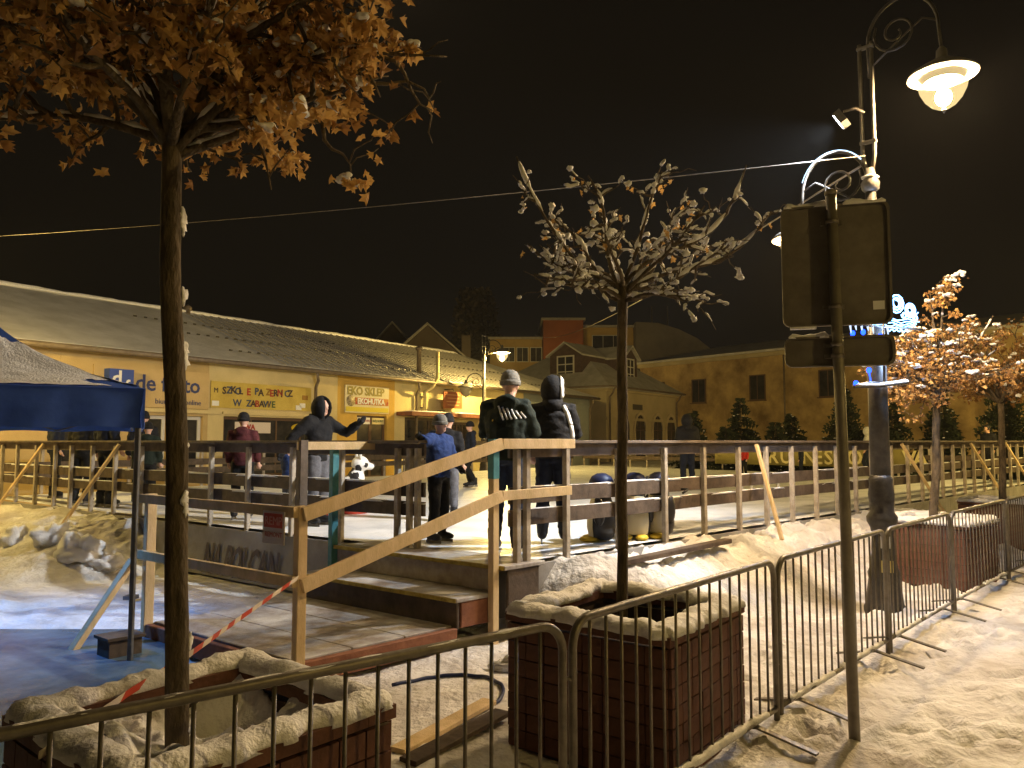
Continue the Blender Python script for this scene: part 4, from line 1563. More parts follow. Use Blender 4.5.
def spruce(x, y, h, w, seed, label):
    rnd = random.Random(seed)
    t = thing('spruce_tree', V(x, y, 0.45), label, 'tree', 'young spruces in front of the ochre building')
    mb = MB()
    mb.tube([V(x, y, 0.3), V(x, y, 0.45 + h * 0.5), V(x, y, 0.45 + h)], [0.05, 0.035, 0.008], 6)
    mb.build('trunk', BARK, t)
    nd, sn = MB(), MB()
    z = 0.12
    while z < h * 0.98:
        k = 1 - z / h
        for b in range(int(9 + 10 * k)):
            az = rnd.uniform(0, 6.283)
            L = w * (k ** 0.8) * rnd.uniform(0.55, 1.1) + 0.08
            d = V(math.cos(az), math.sin(az), 0)
            p0 = V(x, y, 0.45 + z + rnd.uniform(-0.10, 0.10))
            droop = rnd.uniform(0.25, 0.6)
            sd = V(-d.y, d.x, 0)
            steps = max(3, int(L / 0.11))
            for s in range(1, steps + 1):
                f = s / steps
                c = p0 + d * L * f + V(0, 0, L * (0.30 * f - droop * f * f))
                ww = 0.19 * (1 - f * 0.5)
                for sg in (-1, 1):
                    e = c + sd * ww * sg * rnd.uniform(0.7, 1.3) + d * 0.10 + V(0, 0, rnd.uniform(-0.06, 0.04))
                    nd.add([c - d * 0.05, c + d * 0.06 + V(0, 0, 0.02), e], [(0, 1, 2)])
                    nd.add([c - d * 0.03, c + d * 0.08, c + sd * sg * rnd.uniform(0.02, 0.1) + V(0, 0, rnd.uniform(-0.17, -0.05))], [(0, 1, 2)])
                if rnd.random() < 0.035:
                    sn.ell(c + V(0, 0, 0.03), (0.045, 0.04, 0.018), 5, 3)
        z += rnd.uniform(0.10, 0.17)
    nd.build('crown', NEEDLE, t)
    sn.build('crown_snow', SNOW, t, kind='stuff')


SPR = [(7.4, 31.5, 2.6, 1.0, 'at the left end of the row'), (9.2, 31.0, 3.0, 1.1, 'second from the left end of the row'), (10.9, 30.0, 2.4, 1.0, 'above the R of the banner'),
       (12.6, 29.2, 3.4, 1.1, 'above the middle of the banner'), (14.0, 28.4, 2.8, 1.1, 'beside the sign pole'), (15.4, 27.6, 3.0, 1.1, 'behind the lamp post'),
       (16.4, 25.6, 3.9, 1.2, 'tallest one, behind the lit tree'), (18.0, 25.6, 3.3, 1.2, 'right of the lit tree'), (19.6, 25.0, 2.6, 1.1, 'near the dim slim tree'), (8.2, 29.6, 1.9, 0.9, 'low one by the corner house'), (10.0, 29.3, 2.0, 1.0, 'low one left of the banner R'), (11.9, 28.4, 1.9, 1.1, 'low one over the banner N'), (13.3, 27.4, 2.1, 1.1, 'low one over the banner S'), (14.9, 26.6, 2.2, 1.1, 'low one left of the pale hooded skater'), (17.2, 24.6, 2.1, 1.1, 'low one between the two leafy trees'), (18.9, 24.0, 2.2, 1.1, 'low one at the right end of the row')]
for i, (x, y, h, w, lb) in enumerate(SPR):
    spruce(x, y, h, w, 50 + i, 'dark young spruce ' + lb)

# big bare tree far behind the shop roof
ft = thing('far_tree', V(-4.2, 88, 0.4), 'dim bulky tree towering behind the shop roof by the plaza lamp', 'tree')
rnd = random.Random(77)
mb = MB()
mb.tube([V(-4.2, 88, 0.2), V(-4.2, 88, 8), V(-4.1, 88, 14)], [0.5, 0.4, 0.15], 8)
mb.build('trunk', BARK, ft)
mb = MB()
for i in range(2600):
    a, zz = rnd.uniform(0, 6.283), rnd.uniform(6.5, 19.2)
    rr = 3.0 * math.sqrt(rnd.random()) * (0.45 + 0.55 * math.sin(math.pi * min(1, (zz - 5.5) / 14.5)) ** 0.8)
    c = V(-4.2 + rr * math.cos(a), 88 + rr * math.sin(a), zz)
    d = V(rnd.gauss(0, 1), rnd.gauss(0, 1), rnd.gauss(0, 1)).normalized() * 0.32
    e = V(rnd.gauss(0, 1), rnd.gauss(0, 1), rnd.gauss(0, 1)).normalized() * 0.28
    mb.add([c - d, c + e, c + d, c - e], [(0, 1, 2, 3)])
mb.build('crown', mat('dim_twig_mass', (0.10, 0.08, 0.06), (0.18, 0.15, 0.12), 0.9, 1.0), ft)


# ------------------------------------------------------------------ street lamps
BOWL = glow('lantern_bowl', (1.0, 0.74, 0.34), 1.5, 0.55)
BOWL_OFF = mat('unlit_bowl', (0.35, 0.32, 0.25), rough=0.25, spec=0.5)
CAP_IN = mat('lantern_cap_enamel', (0.26, 0.24, 0.19), rough=0.5)


def bulb_mat(watts, r, tint):
    area = 4 * math.pi * r * r
    return glow('bulb_%d' % watts, tint, watts / (math.pi * area))


def lantern(parent, p, lit, watts=0, scale=1.0, tint=SODIUM):
    """hat-shaped cap with a tapering bowl; p is the rim centre"""
    s = scale
    cp = MB()
    cp.lathe([(0.325 * s, -0.012 * s), (0.33 * s, -0.002 * s), (0.285 * s, 0.04 * s), (0.20 * s, 0.095 * s), (0.10 * s, 0.15 * s), (0.055 * s, 0.18 * s), (0.05 * s, 0.26 * s), (0.02 * s, 0.30 * s)], p, 24)
    cp.lathe([(0.32 * s, -0.014 * s), (0.275 * s, 0.022 * s), (0.19 * s, 0.07 * s)], p, 24, mi=1)
    cap = cp.build('lantern_cap', [CASTGREY, CAP_IN], parent)
    bw = MB()
    prof = [(0.235, 0.0), (0.232, -0.07), (0.214, -0.16), (0.172, -0.245), (0.115, -0.312), (0.057, -0.348), (0.02, -0.355)]
    rings = [[V(*p) + V(r * s * math.cos(2 * math.pi * k / 24), r * s * math.sin(2 * math.pi * k / 24), z * s) for k in range(24)] for r, z in prof]
    bw.loft(rings, caps=False)
    bw.build('bowl', BOWL if lit else BOWL_OFF, cap)
    fn = MB()
    fn.lathe([(0.02 * s, -0.355 * s), (0.022 * s, -0.367 * s), (0.012 * s, -0.385 * s), (0.004 * s, -0.40 * s)], p, 8)
    fn.build('finial', CASTGREY, cap)
    rf = MB()
    rf.lathe([(0.175 * s, -0.075 * s), (0.18 * s, -0.07 * s), (0.06 * s, -0.03 * s), (0.052 * s, -0.04 * s)], p, 20)
    rf.build('reflector', CAP_IN, cap)
    sk = MB()
    sk.lathe([(0.05 * s, 0.05 * s), (0.05 * s, -0.09 * s), (0.04 * s, -0.10 * s)], p, 10)
    sk.build('socket', WHITE, cap)
    if lit:
        b = MB()
        r = 0.075 * s
        b.ell(V(*p) + V(0, 0, -0.235 * s), (r, r, r * 1.15), 12, 8)
        b.build('bulb', bulb_mat(watts, r, tint), cap)
    return cap


def scroll_arm(parent, q, d, reach, z0, p, m):
    """arched bracket from the post at q to the lantern at p, with a scroll inside"""
    r = reach / 2
    c = V(q.x, q.y, 0) + d * r
    zt = z0
    mb = MB()
    pts = [V(q.x, q.y, zt - 0.35) + d * 0.03]
    for k in range(15):
        a = math.pi * (1 - k / 14)
        pts.append(c + d * (math.cos(a) * (r - 0.02)) + V(0, 0, zt + math.sin(a) * r * 1.15))
    pts.append(V(p[0], p[1], p[2] + 0.28))
    mb.tube(pts, 0.018, 8)
    arm = mb.build('arm', IRON, parent)
    sc = MB()
    pts = []
    for k in range(26):
        a = k * 0.42
        rr = r * 0.62 * (1 - k / 30)
        pts.append(c - d * 0.06 + d * (math.cos(a + 2.6) * rr) + V(0, 0, zt + 0.06 + math.sin(a + 2.6) * rr))
    sc.tube(pts, [0.014] * 20 + [0.013, 0.012, 0.011, 0.01, 0.01, 0.012], 6)
    sc.tube([V(q.x, q.y, zt - 0.25) + d * 0.04, c - d * 0.1 + V(0, 0, zt - 0.08), c + d * (r * 0.55) + V(0, 0, zt + 0.12), c + d * (r * 0.9) + V(0, 0, zt + 0.05)], 0.012, 6)
    sc.build('scroll', IRON, arm)
    return arm


def lamp_post(base, label, arms, top, detail=True, stickers=False, group='lantern posts on the square', tint=YELLOW_SODIUM):
    """arms: (direction deg, reach, arm height, rim height, watts)"""
    b = V(*base)
    t = thing('street_lamp', b, label, 'street lamp', group)
    prof = [(0.225, -0.05), (0.225, 0.05), (0.20, 0.09), (0.185, 0.22), (0.165, 0.34), (0.175, 0.40), (0.15, 0.45), (0.125, 0.60), (0.118, 0.80), (0.13, 0.86),
            (0.165, 0.92), (0.168, 0.97), (0.13, 1.02), (0.135, 1.12), (0.142, 1.20), (0.125, 1.30), (0.132, 1.36), (0.105, 1.40)]
    lathe_at('post_base', [(r_ * 0.9, z_) for r_, z_ in prof], b, IRON, t, 20)
    lathe_at('shaft', [(0.098, 1.38), (0.094, 2.6), (0.075, 2.62), (0.070, 3.4), (0.058, 3.42), (0.055, 4.42)], b, IRON if detail else CASTGREY, t, 14)
    lathe_at('collar', [(0.055, 4.40), (0.085, 4.43), (0.095, 4.50), (0.06, 4.56), (0.045, 4.66)], b, CASTGREY, t, 14)
    az = R(arms[0][0])
    d = V(math.cos(az), math.sin(az), 0)
    for o in (-0.065, 0.055):
        mb = MB()
        mb.tube([b + d * (o * 0.4) + V(0, 0, 4.62), b + d * o + V(0, 0, 4.80), b + d * o + V(0, 0, top)], 0.022, 8)
        mb.build('rod', CASTGREY, t)
    for k in (4.95, top - 0.05):
        mb = MB()
        mb.beam(b - d * 0.09 + V(0, 0, k), b + d * 0.08 + V(0, 0, k), 0.05, 0.035)
        mb.build('clamp', CASTGREY, t)
    for a_, reach, za, zr, watts in arms:
        az = R(a_)
        d = V(math.cos(az), math.sin(az), 0)
        p = b + d * reach + V(0, 0, zr)
        arm = scroll_arm(t, b, d, reach, za, p, CASTGREY)
        lantern(t, p, watts > 0, watts, tint=tint)
    return t


mb0 = (3.83, 8.05, 0)
main_lamp = lamp_post(mb0, 'ornate street lamp with two lit lanterns behind the barriers, right of the sign', [
    (-43, 0.73, 6.0, 5.45, POWER['lantern_upper']), (142, 0.73, 4.50, 4.02, POWER['lantern_lower'])], 6.05, tint=PALE_SODIUM)
for z, m in ((0.71, WHITE), (0.47, mat('sticker_yellow', (0.6, 0.48, 0.15), rough=0.5))):
    mb = MB()
    r = 0.123 if z > 0.6 else 0.150
    d0 = -112
    pts = []
    rings = []
    for k in range(7):
        a = R(d0 - 16 + k * 8)
        dd = V(math.cos(a), math.sin(a), 0)
        rings.append([V(*mb0) + dd * (r - 0.02) + V(0, 0, z - 0.05), V(*mb0) + dd * (r + 0.004) + V(0, 0, z - 0.05), V(*mb0) + dd * (r + 0.004) + V(0, 0, z + 0.07), V(*mb0) + dd * (r + 0.002) + V(0, 0, z + 0.07)])
    mb.loft(rings, smooth=False)
    mb.build('sticker', m, main_lamp)
sn = lump(V(3.83, 8.05, 4.56), (0.09, 0.09, 0.03), 4)
sn.build('collar_snow', SNOW, main_lamp)

plaza = lamp_post((-1.08, 29.6, 0.45), 'lit lantern post on the plaza in front of the yellow shops', [
    (5, 0.70, 5.25, 4.72, POWER['plaza']), (185, 0.70, 3.95, 3.35, 0)], 5.4, detail=False)
lamp_post((-10.9, 12.2, 0.1), 'added unseen lantern post at the left end of the shops', [(60, 0.70, 5.2, 4.6, POWER['side']), (240, 0.70, 4.6, 4.0, 0)], 5.9, detail=False)  # off-frame post added to light the snow heap and left facade
lamp_post((13.6, 16.6, 0.1), 'added unseen lantern post farther down the street to the right', [(40, 0.70, 5.65, 5.1, POWER['right']), (220, 0.70, 4.6, 4.0, 0)], 5.9, detail=False)  # post added out of view to brighten the right-hand side
lamp_post((31.0, 33.0, 0.3), 'added unseen lantern post before the right end of the ochre building', [(150, 0.70, 5.65, 5.1, POWER['court']), (330, 0.70, 4.6, 4.0, 0)], 5.9, detail=False)  # extra post out of frame, added to brighten the ochre facade
lamp_post((0.8, 62.0, 0.45), 'added hidden lantern post in the lane behind the shops', [(30, 0.70, 5.65, 5.1, POWER['lane']), (210, 0.70, 4.6, 4.0, 0)], 5.9, detail=False)  # hidden by the shop roof, added to light the flats
lamp_post((6.5, -1.8, 0.0), 'added unseen lantern post on the pavement behind the viewer', [(100, 0.70, 5.65, 5.1, POWER['street']), (280, 0.70, 4.6, 4.0, 0)], 5.9, detail=False)  # front light for the near trees, added behind the camera

# cool floodlight clamped to the lamp post, aimed over the ice
fl = thing('floodlight', V(3.62, 8.12, 5.2), 'small white floodlight clamped to the lamp post and aimed at the ice', 'floodlight')
FP = V(3.56, 8.14, 5.22)
FDIR = (V(-2.5, 12.5, 0.66) - FP).normalized()
sidev = FDIR.cross(V(0, 0, 1)).normalized()
upv = sidev.cross(FDIR)
mb = MB()
mb.obox(FP - FDIR * 0.03, sidev * 0.10, FDIR * 0.04, upv * 0.075)
mb.build('housing', CASTGREY, fl)
mb = MB()
mb.obox(FP + FDIR * 0.014, sidev * 0.085, FDIR * 0.003, upv * 0.06)
mb.build('lens', glow('flood_lens', COOL, 25), fl)
mb = MB()
mb.tube([V(3.80, 8.06, 5.28), V(3.72, 8.09, 5.34), FP - FDIR * 0.05 + V(0, 0, 0.07)], 0.014, 6)
mb.build('bracket', IRON, fl)
sd = bpy.data.lights.new('floodlight_beam', 'SPOT')
sd.energy = POWER['flood']
sd.color = COOL
sd.spot_size = R(112)
sd.spot_blend = 0.7
sd.shadow_soft_size = 0.06
so_ = bpy.data.objects.new('floodlight_beam', sd)
COL.objects.link(so_)
so_.location = FP + FDIR * 0.03
so_.rotation_euler = FDIR.to_track_quat('-Z', 'Y').to_euler()

# blue-white Christmas light ornament on the lamp post
LED = glow('led_white_blue', (0.22, 0.52, 1.0), 9.0)
LEDB = glow('led_blue', (0.01, 0.05, 1.0), 8.0)
orn = thing('light_ornament', V(3.95, 8.0, 2.3), 'glowing blue white Christmas scroll ornament on the lamp post', 'light ornament')
oX, oY = V(0.93, 0.36, 0), V(3.83, 8.05, 0)


def ox(u, z):
    return oY + oX * u + V(0, 0, z) + V(0.02, -0.14, 0)


def spiral(cx, cz, r, turns=1.25, a0=0, n=18):
    return [ox(cx + r * (1 - 0.45 * k / n) * math.cos(a0 + turns * 6.283 * k / n), cz + r * (1 - 0.45 * k / n) * math.sin(a0 + turns * 6.283 * k / n)) for k in range(n + 1)]


mb = MB()
for cx, cz, r, a0, tn in ((0.02, 3.15, 0.08, 0.4, 1.4), (0.19, 3.19, 0.115, 2.2, 1.7), (0.375, 3.13, 0.085, 3.6, 1.6), (0.19, 3.19, 0.06, 0.5, 1.2), (0.375, 3.13, 0.045, 1.0, 1.2), (0.08, 3.07, 0.035, 1.0, 1.1), (0.29, 3.07, 0.035, 3.0, 1.1), (0.45, 3.05, 0.03, 3.0, 1.1), (-0.2, 3.18, 0.10, 0, 1.4), (-0.38, 3.2, 0.09, 1, 1.4)):
    mb.tube(spiral(cx, cz, r, tn, a0), 0.008, 5)
for zz, u0, u1 in ((2.97, -0.5, 0.44), (3.02, -0.45, 0.50), (2.93, 0.05, 0.36), (2.995, -0.4, 0.46), (2.95, -0.3, 0.40), (2.90, 0.06, 0.30)):
    mb.tube([ox(u0 + (u1 - u0) * k / 12, zz + 0.014 * math.sin(k * 1.9 + zz * 40)) for k in range(13)], 0.005, 5)
mb.tube([ox(0.38, 2.94), ox(0.45, 3.00), ox(0.43, 3.06), ox(0.49, 3.11)], 0.005, 5)
mb.build('light_scroll', LED, orn)
mb = MB()
mb.tube([ox(-0.55, 2.93), ox(0.55, 2.93)], 0.012, 6)
mb.tube([ox(-0.02, 2.3), ox(0.0, 3.05)], 0.014, 6)
mb.build('frame', IRON, orn)
mb = MB()
for u, z in ((-0.28, 2.86), (-0.05, 2.83), (0.10, 2.80), (-0.42, 2.84)):
    mb.ell(ox(u, z), (0.025, 0.025, 0.03), 8, 6)
mb.build('bulb', LEDB, orn)
icm = glow('icicle_led', (0.6, 0.75, 1.0), 1.6)
for u in (-0.45, -0.38, -0.3, -0.22, -0.15, -0.02, 0.05):
    mb = MB()
    mb.tube([ox(u, 2.93), ox(u + 0.01, 2.93 - 0.07 - 0.03 * math.sin(u * 40))], [0.012, 0.004], 5)
    mb.build('icicle_light', icm, orn)
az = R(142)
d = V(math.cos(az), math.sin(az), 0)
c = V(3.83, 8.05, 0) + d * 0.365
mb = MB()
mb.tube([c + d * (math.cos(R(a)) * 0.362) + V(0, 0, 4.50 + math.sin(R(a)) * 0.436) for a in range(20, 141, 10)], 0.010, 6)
mb.build('floodlit_arm_glow', glow('arm_glow_paint', (0.50, 0.74, 1.0), 3.0), orn)  # glow along the arm standing in for floodlight on its top
pl = bpy.data.lights.new('ornament_light', 'POINT')
pl.energy = POWER['ornament']
pl.color = (0.42, 0.62, 1.0)
pl.shadow_soft_size = 0.15
plo = bpy.data.objects.new('ornament_light', pl)
COL.objects.link(plo)
plo.location = ox(0.32, 2.80) + V(-0.05, -0.20, 0)
bar = thing('light_bar', V(3.83, 8.0, 2.32), 'snow topped horizontal light bar on the lamp post under the signs', 'light ornament')
mb = MB()
mb.tube([ox(-0.42, 2.30), ox(-0.1, 2.31), ox(0.30, 2.36)], 0.018, 6)
mb.tube([ox(-0.42, 2.30), ox(-0.2, 2.35), ox(0.05, 2.33)], 0.012, 6)
mb.build('bar', IRON, bar)
snow_ridge([ox(-0.42, 2.312), ox(-0.1, 2.322), ox(0.30, 2.372)], 0.05, 0.022, 3, 0.03).build('bar_snow', SNOW, bar)
mb = MB()
for u, z in ((-0.40, 2.33), (-0.22, 2.47)):
    mb.ell(ox(u, z), (0.026, 0.026, 0.03), 8, 6)
mb.tube([ox(-0.22, 2.47), ox(-0.2, 2.34)], 0.006, 5)
mb.build('bulb', LEDB, bar)

# lamp and cross wire added out of view over the gate, lighting ice and street
hl = thing('added_gate_lamp', V(-1.5, 10.5, 8.4), 'added unseen lamp on a cross wire high above the rink gate', 'lamp')
mb = MB()
mb.lathe([(0.26, 0.0), (0.27, 0.01), (0.16, 0.12), (0.06, 0.20), (0.05, 0.32)], V(-1.5, 10.5, 8.45), 18)
mb.build('shade', CASTGREY, hl)
mb = MB()
mb.ell(V(-1.5, 10.5, 8.40), (0.07, 0.07, 0.08), 12, 8)
mb.build('bulb', glow('added_gate_bulb', (1.0, 0.72, 0.38), POWER['cross'] / (math.pi * 4 * math.pi * 0.0049)), hl)
mb = MB()
mb.tube([V(-11, 9.5, 10.2), V(-5.5, 10.1, 9.15), V(-1.5, 10.5, 8.77), V(2.5, 10.9, 9.15), V(8.5, 11.4, 10.4)], 0.008, 5)
mb.build('wire', IRON, hl)

# overhead wires
for a, b, sag, lab in ((V(3.79, 8.05, 4.80), V(-24, 20, 6.9), 0.35, 'thin wire crossing the sky from the lamp post to the far left'),
                       (V(3.79, 8.05, 4.72), V(2.2, 74, 12.0), 0.9, 'thin wire from the lamp post down to the flats')):
    mb = MB()
    mb.tube([a.lerp(b, i / 30) - V(0, 0, sag * 4 * (i / 30) * (1 - i / 30)) for i in range(31)], 0.0055 if b.y < 40 else 0.012, 5)
    tag(mb.build('overhead_wire', METAL), lab, 'wire')

# ------------------------------------------------------------------ back of the road sign
rs = thing('road_sign', V(1.98, 4.586, 0), 'back of a tall road sign with a smaller plate under it on a steel pole', 'sign')
mb = MB()
mb.tube([V(1.98, 4.586, -0.1), V(1.965, 4.59, 1.6), V(1.945, 4.60, 3.25)], 0.032, 12)
mb.lathe([(0.036, 3.245), (0.036, 3.27), (0.012, 3.285)], (1.945, 4.60, 0), 12)
mb.build('pole', METAL_POLE, rs)
sX = V(0.96, -0.28, 0)
sN = V(-0.28, -0.96, 0)
sc_ = V(1.945, 4.60, 0) - sN * 0.058 + sX * 0.02


def plate(u0, u1, z0, z1, name):
    r = 0.045
    prof = []
    for cx, cz, a0 in ((u1 - r, z1 - r, 0), (u0 + r, z1 - r, 90), (u0 + r, z0 + r, 180), (u1 - r, z0 + r, 270)):
        for k in range(5):
            a = R(a0 + k * 22.5)
            prof.append((cx + r * math.cos(a), cz + r * math.sin(a)))
    P = lambda u, z, o: sc_ + sX * u + sN * o + V(0, 0, z)
    mb = MB()
    cu, cz = (u0 + u1) / 2, (z0 + z1) / 2
    ins = [(cu + (u - cu) * (1 - 0.05), cz + (z - cz) * (1 - 0.012 / (z1 - z0) * 2)) for u, z in prof]
    mb.loft([[P(u, z, -0.012) for u, z in prof], [P(u, z, 0.02) for u, z in prof], [P(u, z, 0.02) for u, z in ins], [P(u, z, 0.004) for u, z in ins]], smooth=False)
    return mb.build(name, METAL_BACK, rs), P


big, PB = plate(-0.31, 0.31, 2.45, 3.20, 'sign_panel')
small, PS = plate(-0.305, 0.315, 2.20, 2.385, 'lower_plate')
for z in (3.08, 2.56, 2.33, 2.26):
    mb = MB()
    mb.obox(sc_ - sX * 0.02 + sN * 0.022 + V(0, 0, z), sX * 0.06, sN * 0.012, V(0, 0, 0.012))
    mb.lathe([(0.039, -0.014), (0.039, 0.014)], V(1.945 + (3.25 - z) * 0.012, 4.60 - 0.0, z), 12)
    mb.build('clamp', METAL, rs)
mb = MB()
mb.obox(PB(0.235, 2.565, 0.006), sX * 0.032, sN * 0.002, V(0, 0, 0.026))
mb.build('label', WHITE, rs)
for u0, u1, z in ((-0.29, -0.03, 3.195), (0.05, 0.29, 3.195), (-0.28, -0.05, 2.38)):
    snow_ridge([PB(u0, z, 0.004), PB(u1, z, 0.004)], 0.045, 0.028, u0 * 9, 0.02, 0.8, 0.004).build('snow_cap', SNOW, rs)
snow_ridge([PB(-0.27, 2.447 + 0.0, 0.004), PB(-0.12, 2.447, 0.004)], 0.025, 0.012, 3, 0.02).build('snow_cap', SNOW, rs)


# ------------------------------------------------------------------ crowd barriers
J = [V(-1.40, 1.88, 0), V(0.226, 3.177, 0), V(1.618, 4.803, 0), V(3.068, 6.404, 0), V(4.453, 7.904, 0), V(6.117, 9.633, 0), V(7.62, 11.15, 0), V(9.1, 12.7, 0)]
BL = ['nearest one, across the lower left corner', 'in front of the tiled planter with the bare tree', 'between planter and sign pole, second from the sign',
      'in front of the lamp post base', 'in front of the reddish planter', 'at the right edge, beyond the reddish planter', 'farthest one at the right edge']
barm = MB()
barm.tube([(0, 0, 0), (0, 0, 0.86)], 0.0075, 6)
bar_me = barm.mesh('bar', METAL)
for i in range(7):
    a, b = J[i], J[i + 1]
    d = (b - a).normalized()
    a2, b2 = a + d * 0.03, b - d * 0.03
    n = V(d.y, -d.x, 0)
    t = thing('crowd_barrier', (a + b) / 2, 'galvanised crowd control barrier ' + BL[i], 'barrier', 'row of crowd barriers along the pavement')
    zt, zb, r = 1.02, 0.14, 0.11
    pts = [a2 + V(0, 0, 0.03), a2 + V(0, 0, zt - r)]
    for k in range(1, 6):
        an = math.pi / 2 * k / 6
        pts.append(a2 + d * (r - r * math.cos(an)) + V(0, 0, zt - r + r * math.sin(an)))
    pts.append(a2 + d * r + V(0, 0, zt))
    pts.append(b2 - d * r + V(0, 0, zt))
    for k in range(1, 6):
        an = math.pi / 2 * k / 6
        pts.append(b2 - d * (r - r * math.sin(an)) + V(0, 0, zt - r + r * math.cos(an)))
    pts += [b2 + V(0, 0, zt - r), b2 + V(0, 0, 0.03)]
    mb = MB()
    mb.tube(pts, 0.0185, 10)
    mb.build('frame', METAL, t)
    mb = MB()
    mb.tube([a2 + V(0, 0, zb), b2 + V(0, 0, zb)], 0.016, 8)
    mb.build('lower_rail', METAL, t)
    nb = 16
    L = (b2 - a2).length
    for k in range(1, nb + 1):
        p = a2 + d * (L * k / (nb + 1))
        o = put('bar', bar_me, t, loc=(p.x, p.y, zb))
        o.scale = (1, 1, 1.0)
    for f in (0.14, 0.86):
        p = a2.lerp(b2, f)
        mb = MB()
        mb.beam(p - n * 0.30 + V(0, 0, 0.045), p + V(0, 0, 0.11), 0.045, 0.012)
        mb.beam(p + V(0, 0, 0.11), p + n * 0.34 + V(0, 0, 0.045), 0.045, 0.012)
        mb.build('foot', METAL, t)
    for z in (0.38, 0.78):
        mb = MB()
        mb.tube([b2 + V(0, 0, z), b2 + d * 0.03 + V(0, 0, z + 0.02), b2 + d * 0.055 + V(0, 0, z), b2 + d * 0.055 + V(0, 0, z - 0.07)], 0.007, 6)
        mb.build('hook', METAL, t)
    if i < 5:
        segs = [(0.06, 0.42), (0.5, 0.93)] if i != 1 else [(0.05, 0.93)]
        for u0, u1 in segs:
            snow_ridge([a2.lerp(b2, u0) + V(0, 0, zb + 0.008), a2.lerp(b2, u1) + V(0, 0, zb + 0.008)], 0.036, 0.02 if i != 1 else 0.03, i + u0, 0.03, 0.8, 0.012).build('rail_snow', SNOW, t, kind='stuff')
        snow_ridge([a2 + d * 0.13 + V(0, 0, zt + 0.012), b2 - d * 0.13 + V(0, 0, zt + 0.012)], 0.020, 0.005, i * 2, 0.03, 1.0, 0.006).build('rail_frost', SNOW, t, kind='stuff')

# ------------------------------------------------------------------ blue tent at the left edge
tC = V(-2.87, 6.02, 0)
tU, tB = V(-0.898, -0.44, 0).normalized(), V(-0.44, 0.898, 0).normalized()
tent = thing('canopy_tent', tC, 'blue pop up canopy with snow on its roof at the left edge', 'tent')
TS = 3.0
cor = [tC, tC + tU * TS, tC + tU * TS + tB * TS, tC + tB * TS]
peak = (cor[0] + cor[2]) / 2 + V(0, 0, 3.05)
ez, vz = 2.16, 1.85
mb = MB()
n = 14


def roof_pt(a, b, e, f):
    """e along the eave, f up to the peak, sagging between the frame lines"""
    p = a.lerp(b, e) + V(0, 0, ez)
    q = p.lerp(peak, f)
    sag = -0.16 * math.sin(math.pi * f) - 0.05 * math.sin(math.pi * e) * math.sin(math.pi * f)
    return q + V(0, 0, sag)


for k in range(4):
    a, b = cor[k], cor[(k + 1) % 4]
    g = [roof_pt(a, b, i / n, (j / n) * 0.995) for j in range(n + 1) for i in range(n + 1)]
    mb.add(g, [(j * (n + 1) + i, j * (n + 1) + i + 1, (j + 1) * (n + 1) + i + 1, (j + 1) * (n + 1) + i) for j in range(n) for i in range(n)], 0, True)
canopy = mb.build('canopy', TENT_BLUE, tent)
for k in range(4):
    a, b = cor[k], cor[(k + 1) % 4]
    out = (b - a).normalized().cross(V(0, 0, 1))
    mb = MB()
    g = []
    for j in range(6):
        for i in range(25):
            w = 0.02 * math.sin(i * 1.9) * (j / 5) + 0.015 * noise.noise(V(i * 0.4, j, k))
            drop = 0.014 * math.sin(math.pi * i / 6) ** 2 if j == 5 else 0
            g.append(a.lerp(b, i / 24) + V(0, 0, ez - (ez - vz) * j / 5 + drop) + out * (w + 0.012))
    mb.add(g, [(j * 25 + i, j * 25 + i + 1, (j + 1) * 25 + i + 1, (j + 1) * 25 + i) for j in range(5) for i in range(24)], 0, True)
    mb.build('valance', TENT_BLUE, tent)
    p = a + (V(peak.x, peak.y, 0) - a).normalized() * 0.06
    mb = MB()
    mb.beam(V(p.x, p.y, 0.0), V(p.x, p.y, ez - 0.03), 0.035, 0.035, ch=0.1)
    lg = mb.build('leg', ALU, tent)
    mb = MB()
    mb.obox(V(p.x, p.y, 0.03), (0.06, 0, 0), (0, 0.06, 0), (0, 0, 0.02))
    mb.build('foot', ALU, lg)
    mb = MB()
    for i in range(4):
        z = vz - 0.02
        ia, ib = a.lerp(b, 0.04 + i * 0.23) + out * 0.09, a.lerp(b, 0.04 + (i + 1) * 0.23) + out * 0.09
        mb.beam(ia + V(0, 0, z + 0.03 if i % 2 else z + 0.25), ib + V(0, 0, z + 0.25 if i % 2 else z + 0.03), 0.02, 0.02)
    mb.build('truss', ALU, tent)
# snow lying on the visible slope
for k in (0, 3, 1):
    a, b = cor[k], cor[(k + 1) % 4]
    mb = MB()
    g, mask = [], []
    n2 = 46
    for j in range(n2 + 1):
        for i in range(n2 + 1):
            e, f = i / n2, 0.03 + 0.9 * j / n2
            p = roof_pt(a, b, e, f)
            nz = noise.noise(V(e * 7, f * 4, k + 2)) + 0.9 * noise.noise(V(e * 26, f * 13, k + 3)) * 0.7
            cover = 0.42 - abs(f - 0.33) * 1.3 + nz * 0.6
            mask.append(cover > 0)
            g.append(p + V(0, 0, 0.006 + 0.03 * min(1, max(0, cover))))
    fs = []
    for j in range(n2):
        for i in range(n2):
            q = (j * (n2 + 1) + i, j * (n2 + 1) + i + 1, (j + 1) * (n2 + 1) + i + 1, (j + 1) * (n2 + 1) + i)
            if sum(mask[x] for x in q) >= 3:
                fs.append(q)
    mb.add(g, fs, 0, True)
    mb.build('roof_snow', SNOW, tent)
tl = thing('added_tent_lamp', V(peak.x, peak.y, 2.3), 'added unseen blue lamp hanging under the blue canopy', 'lamp')  # lamp added under the tent to turn the ground blue
mb = MB()
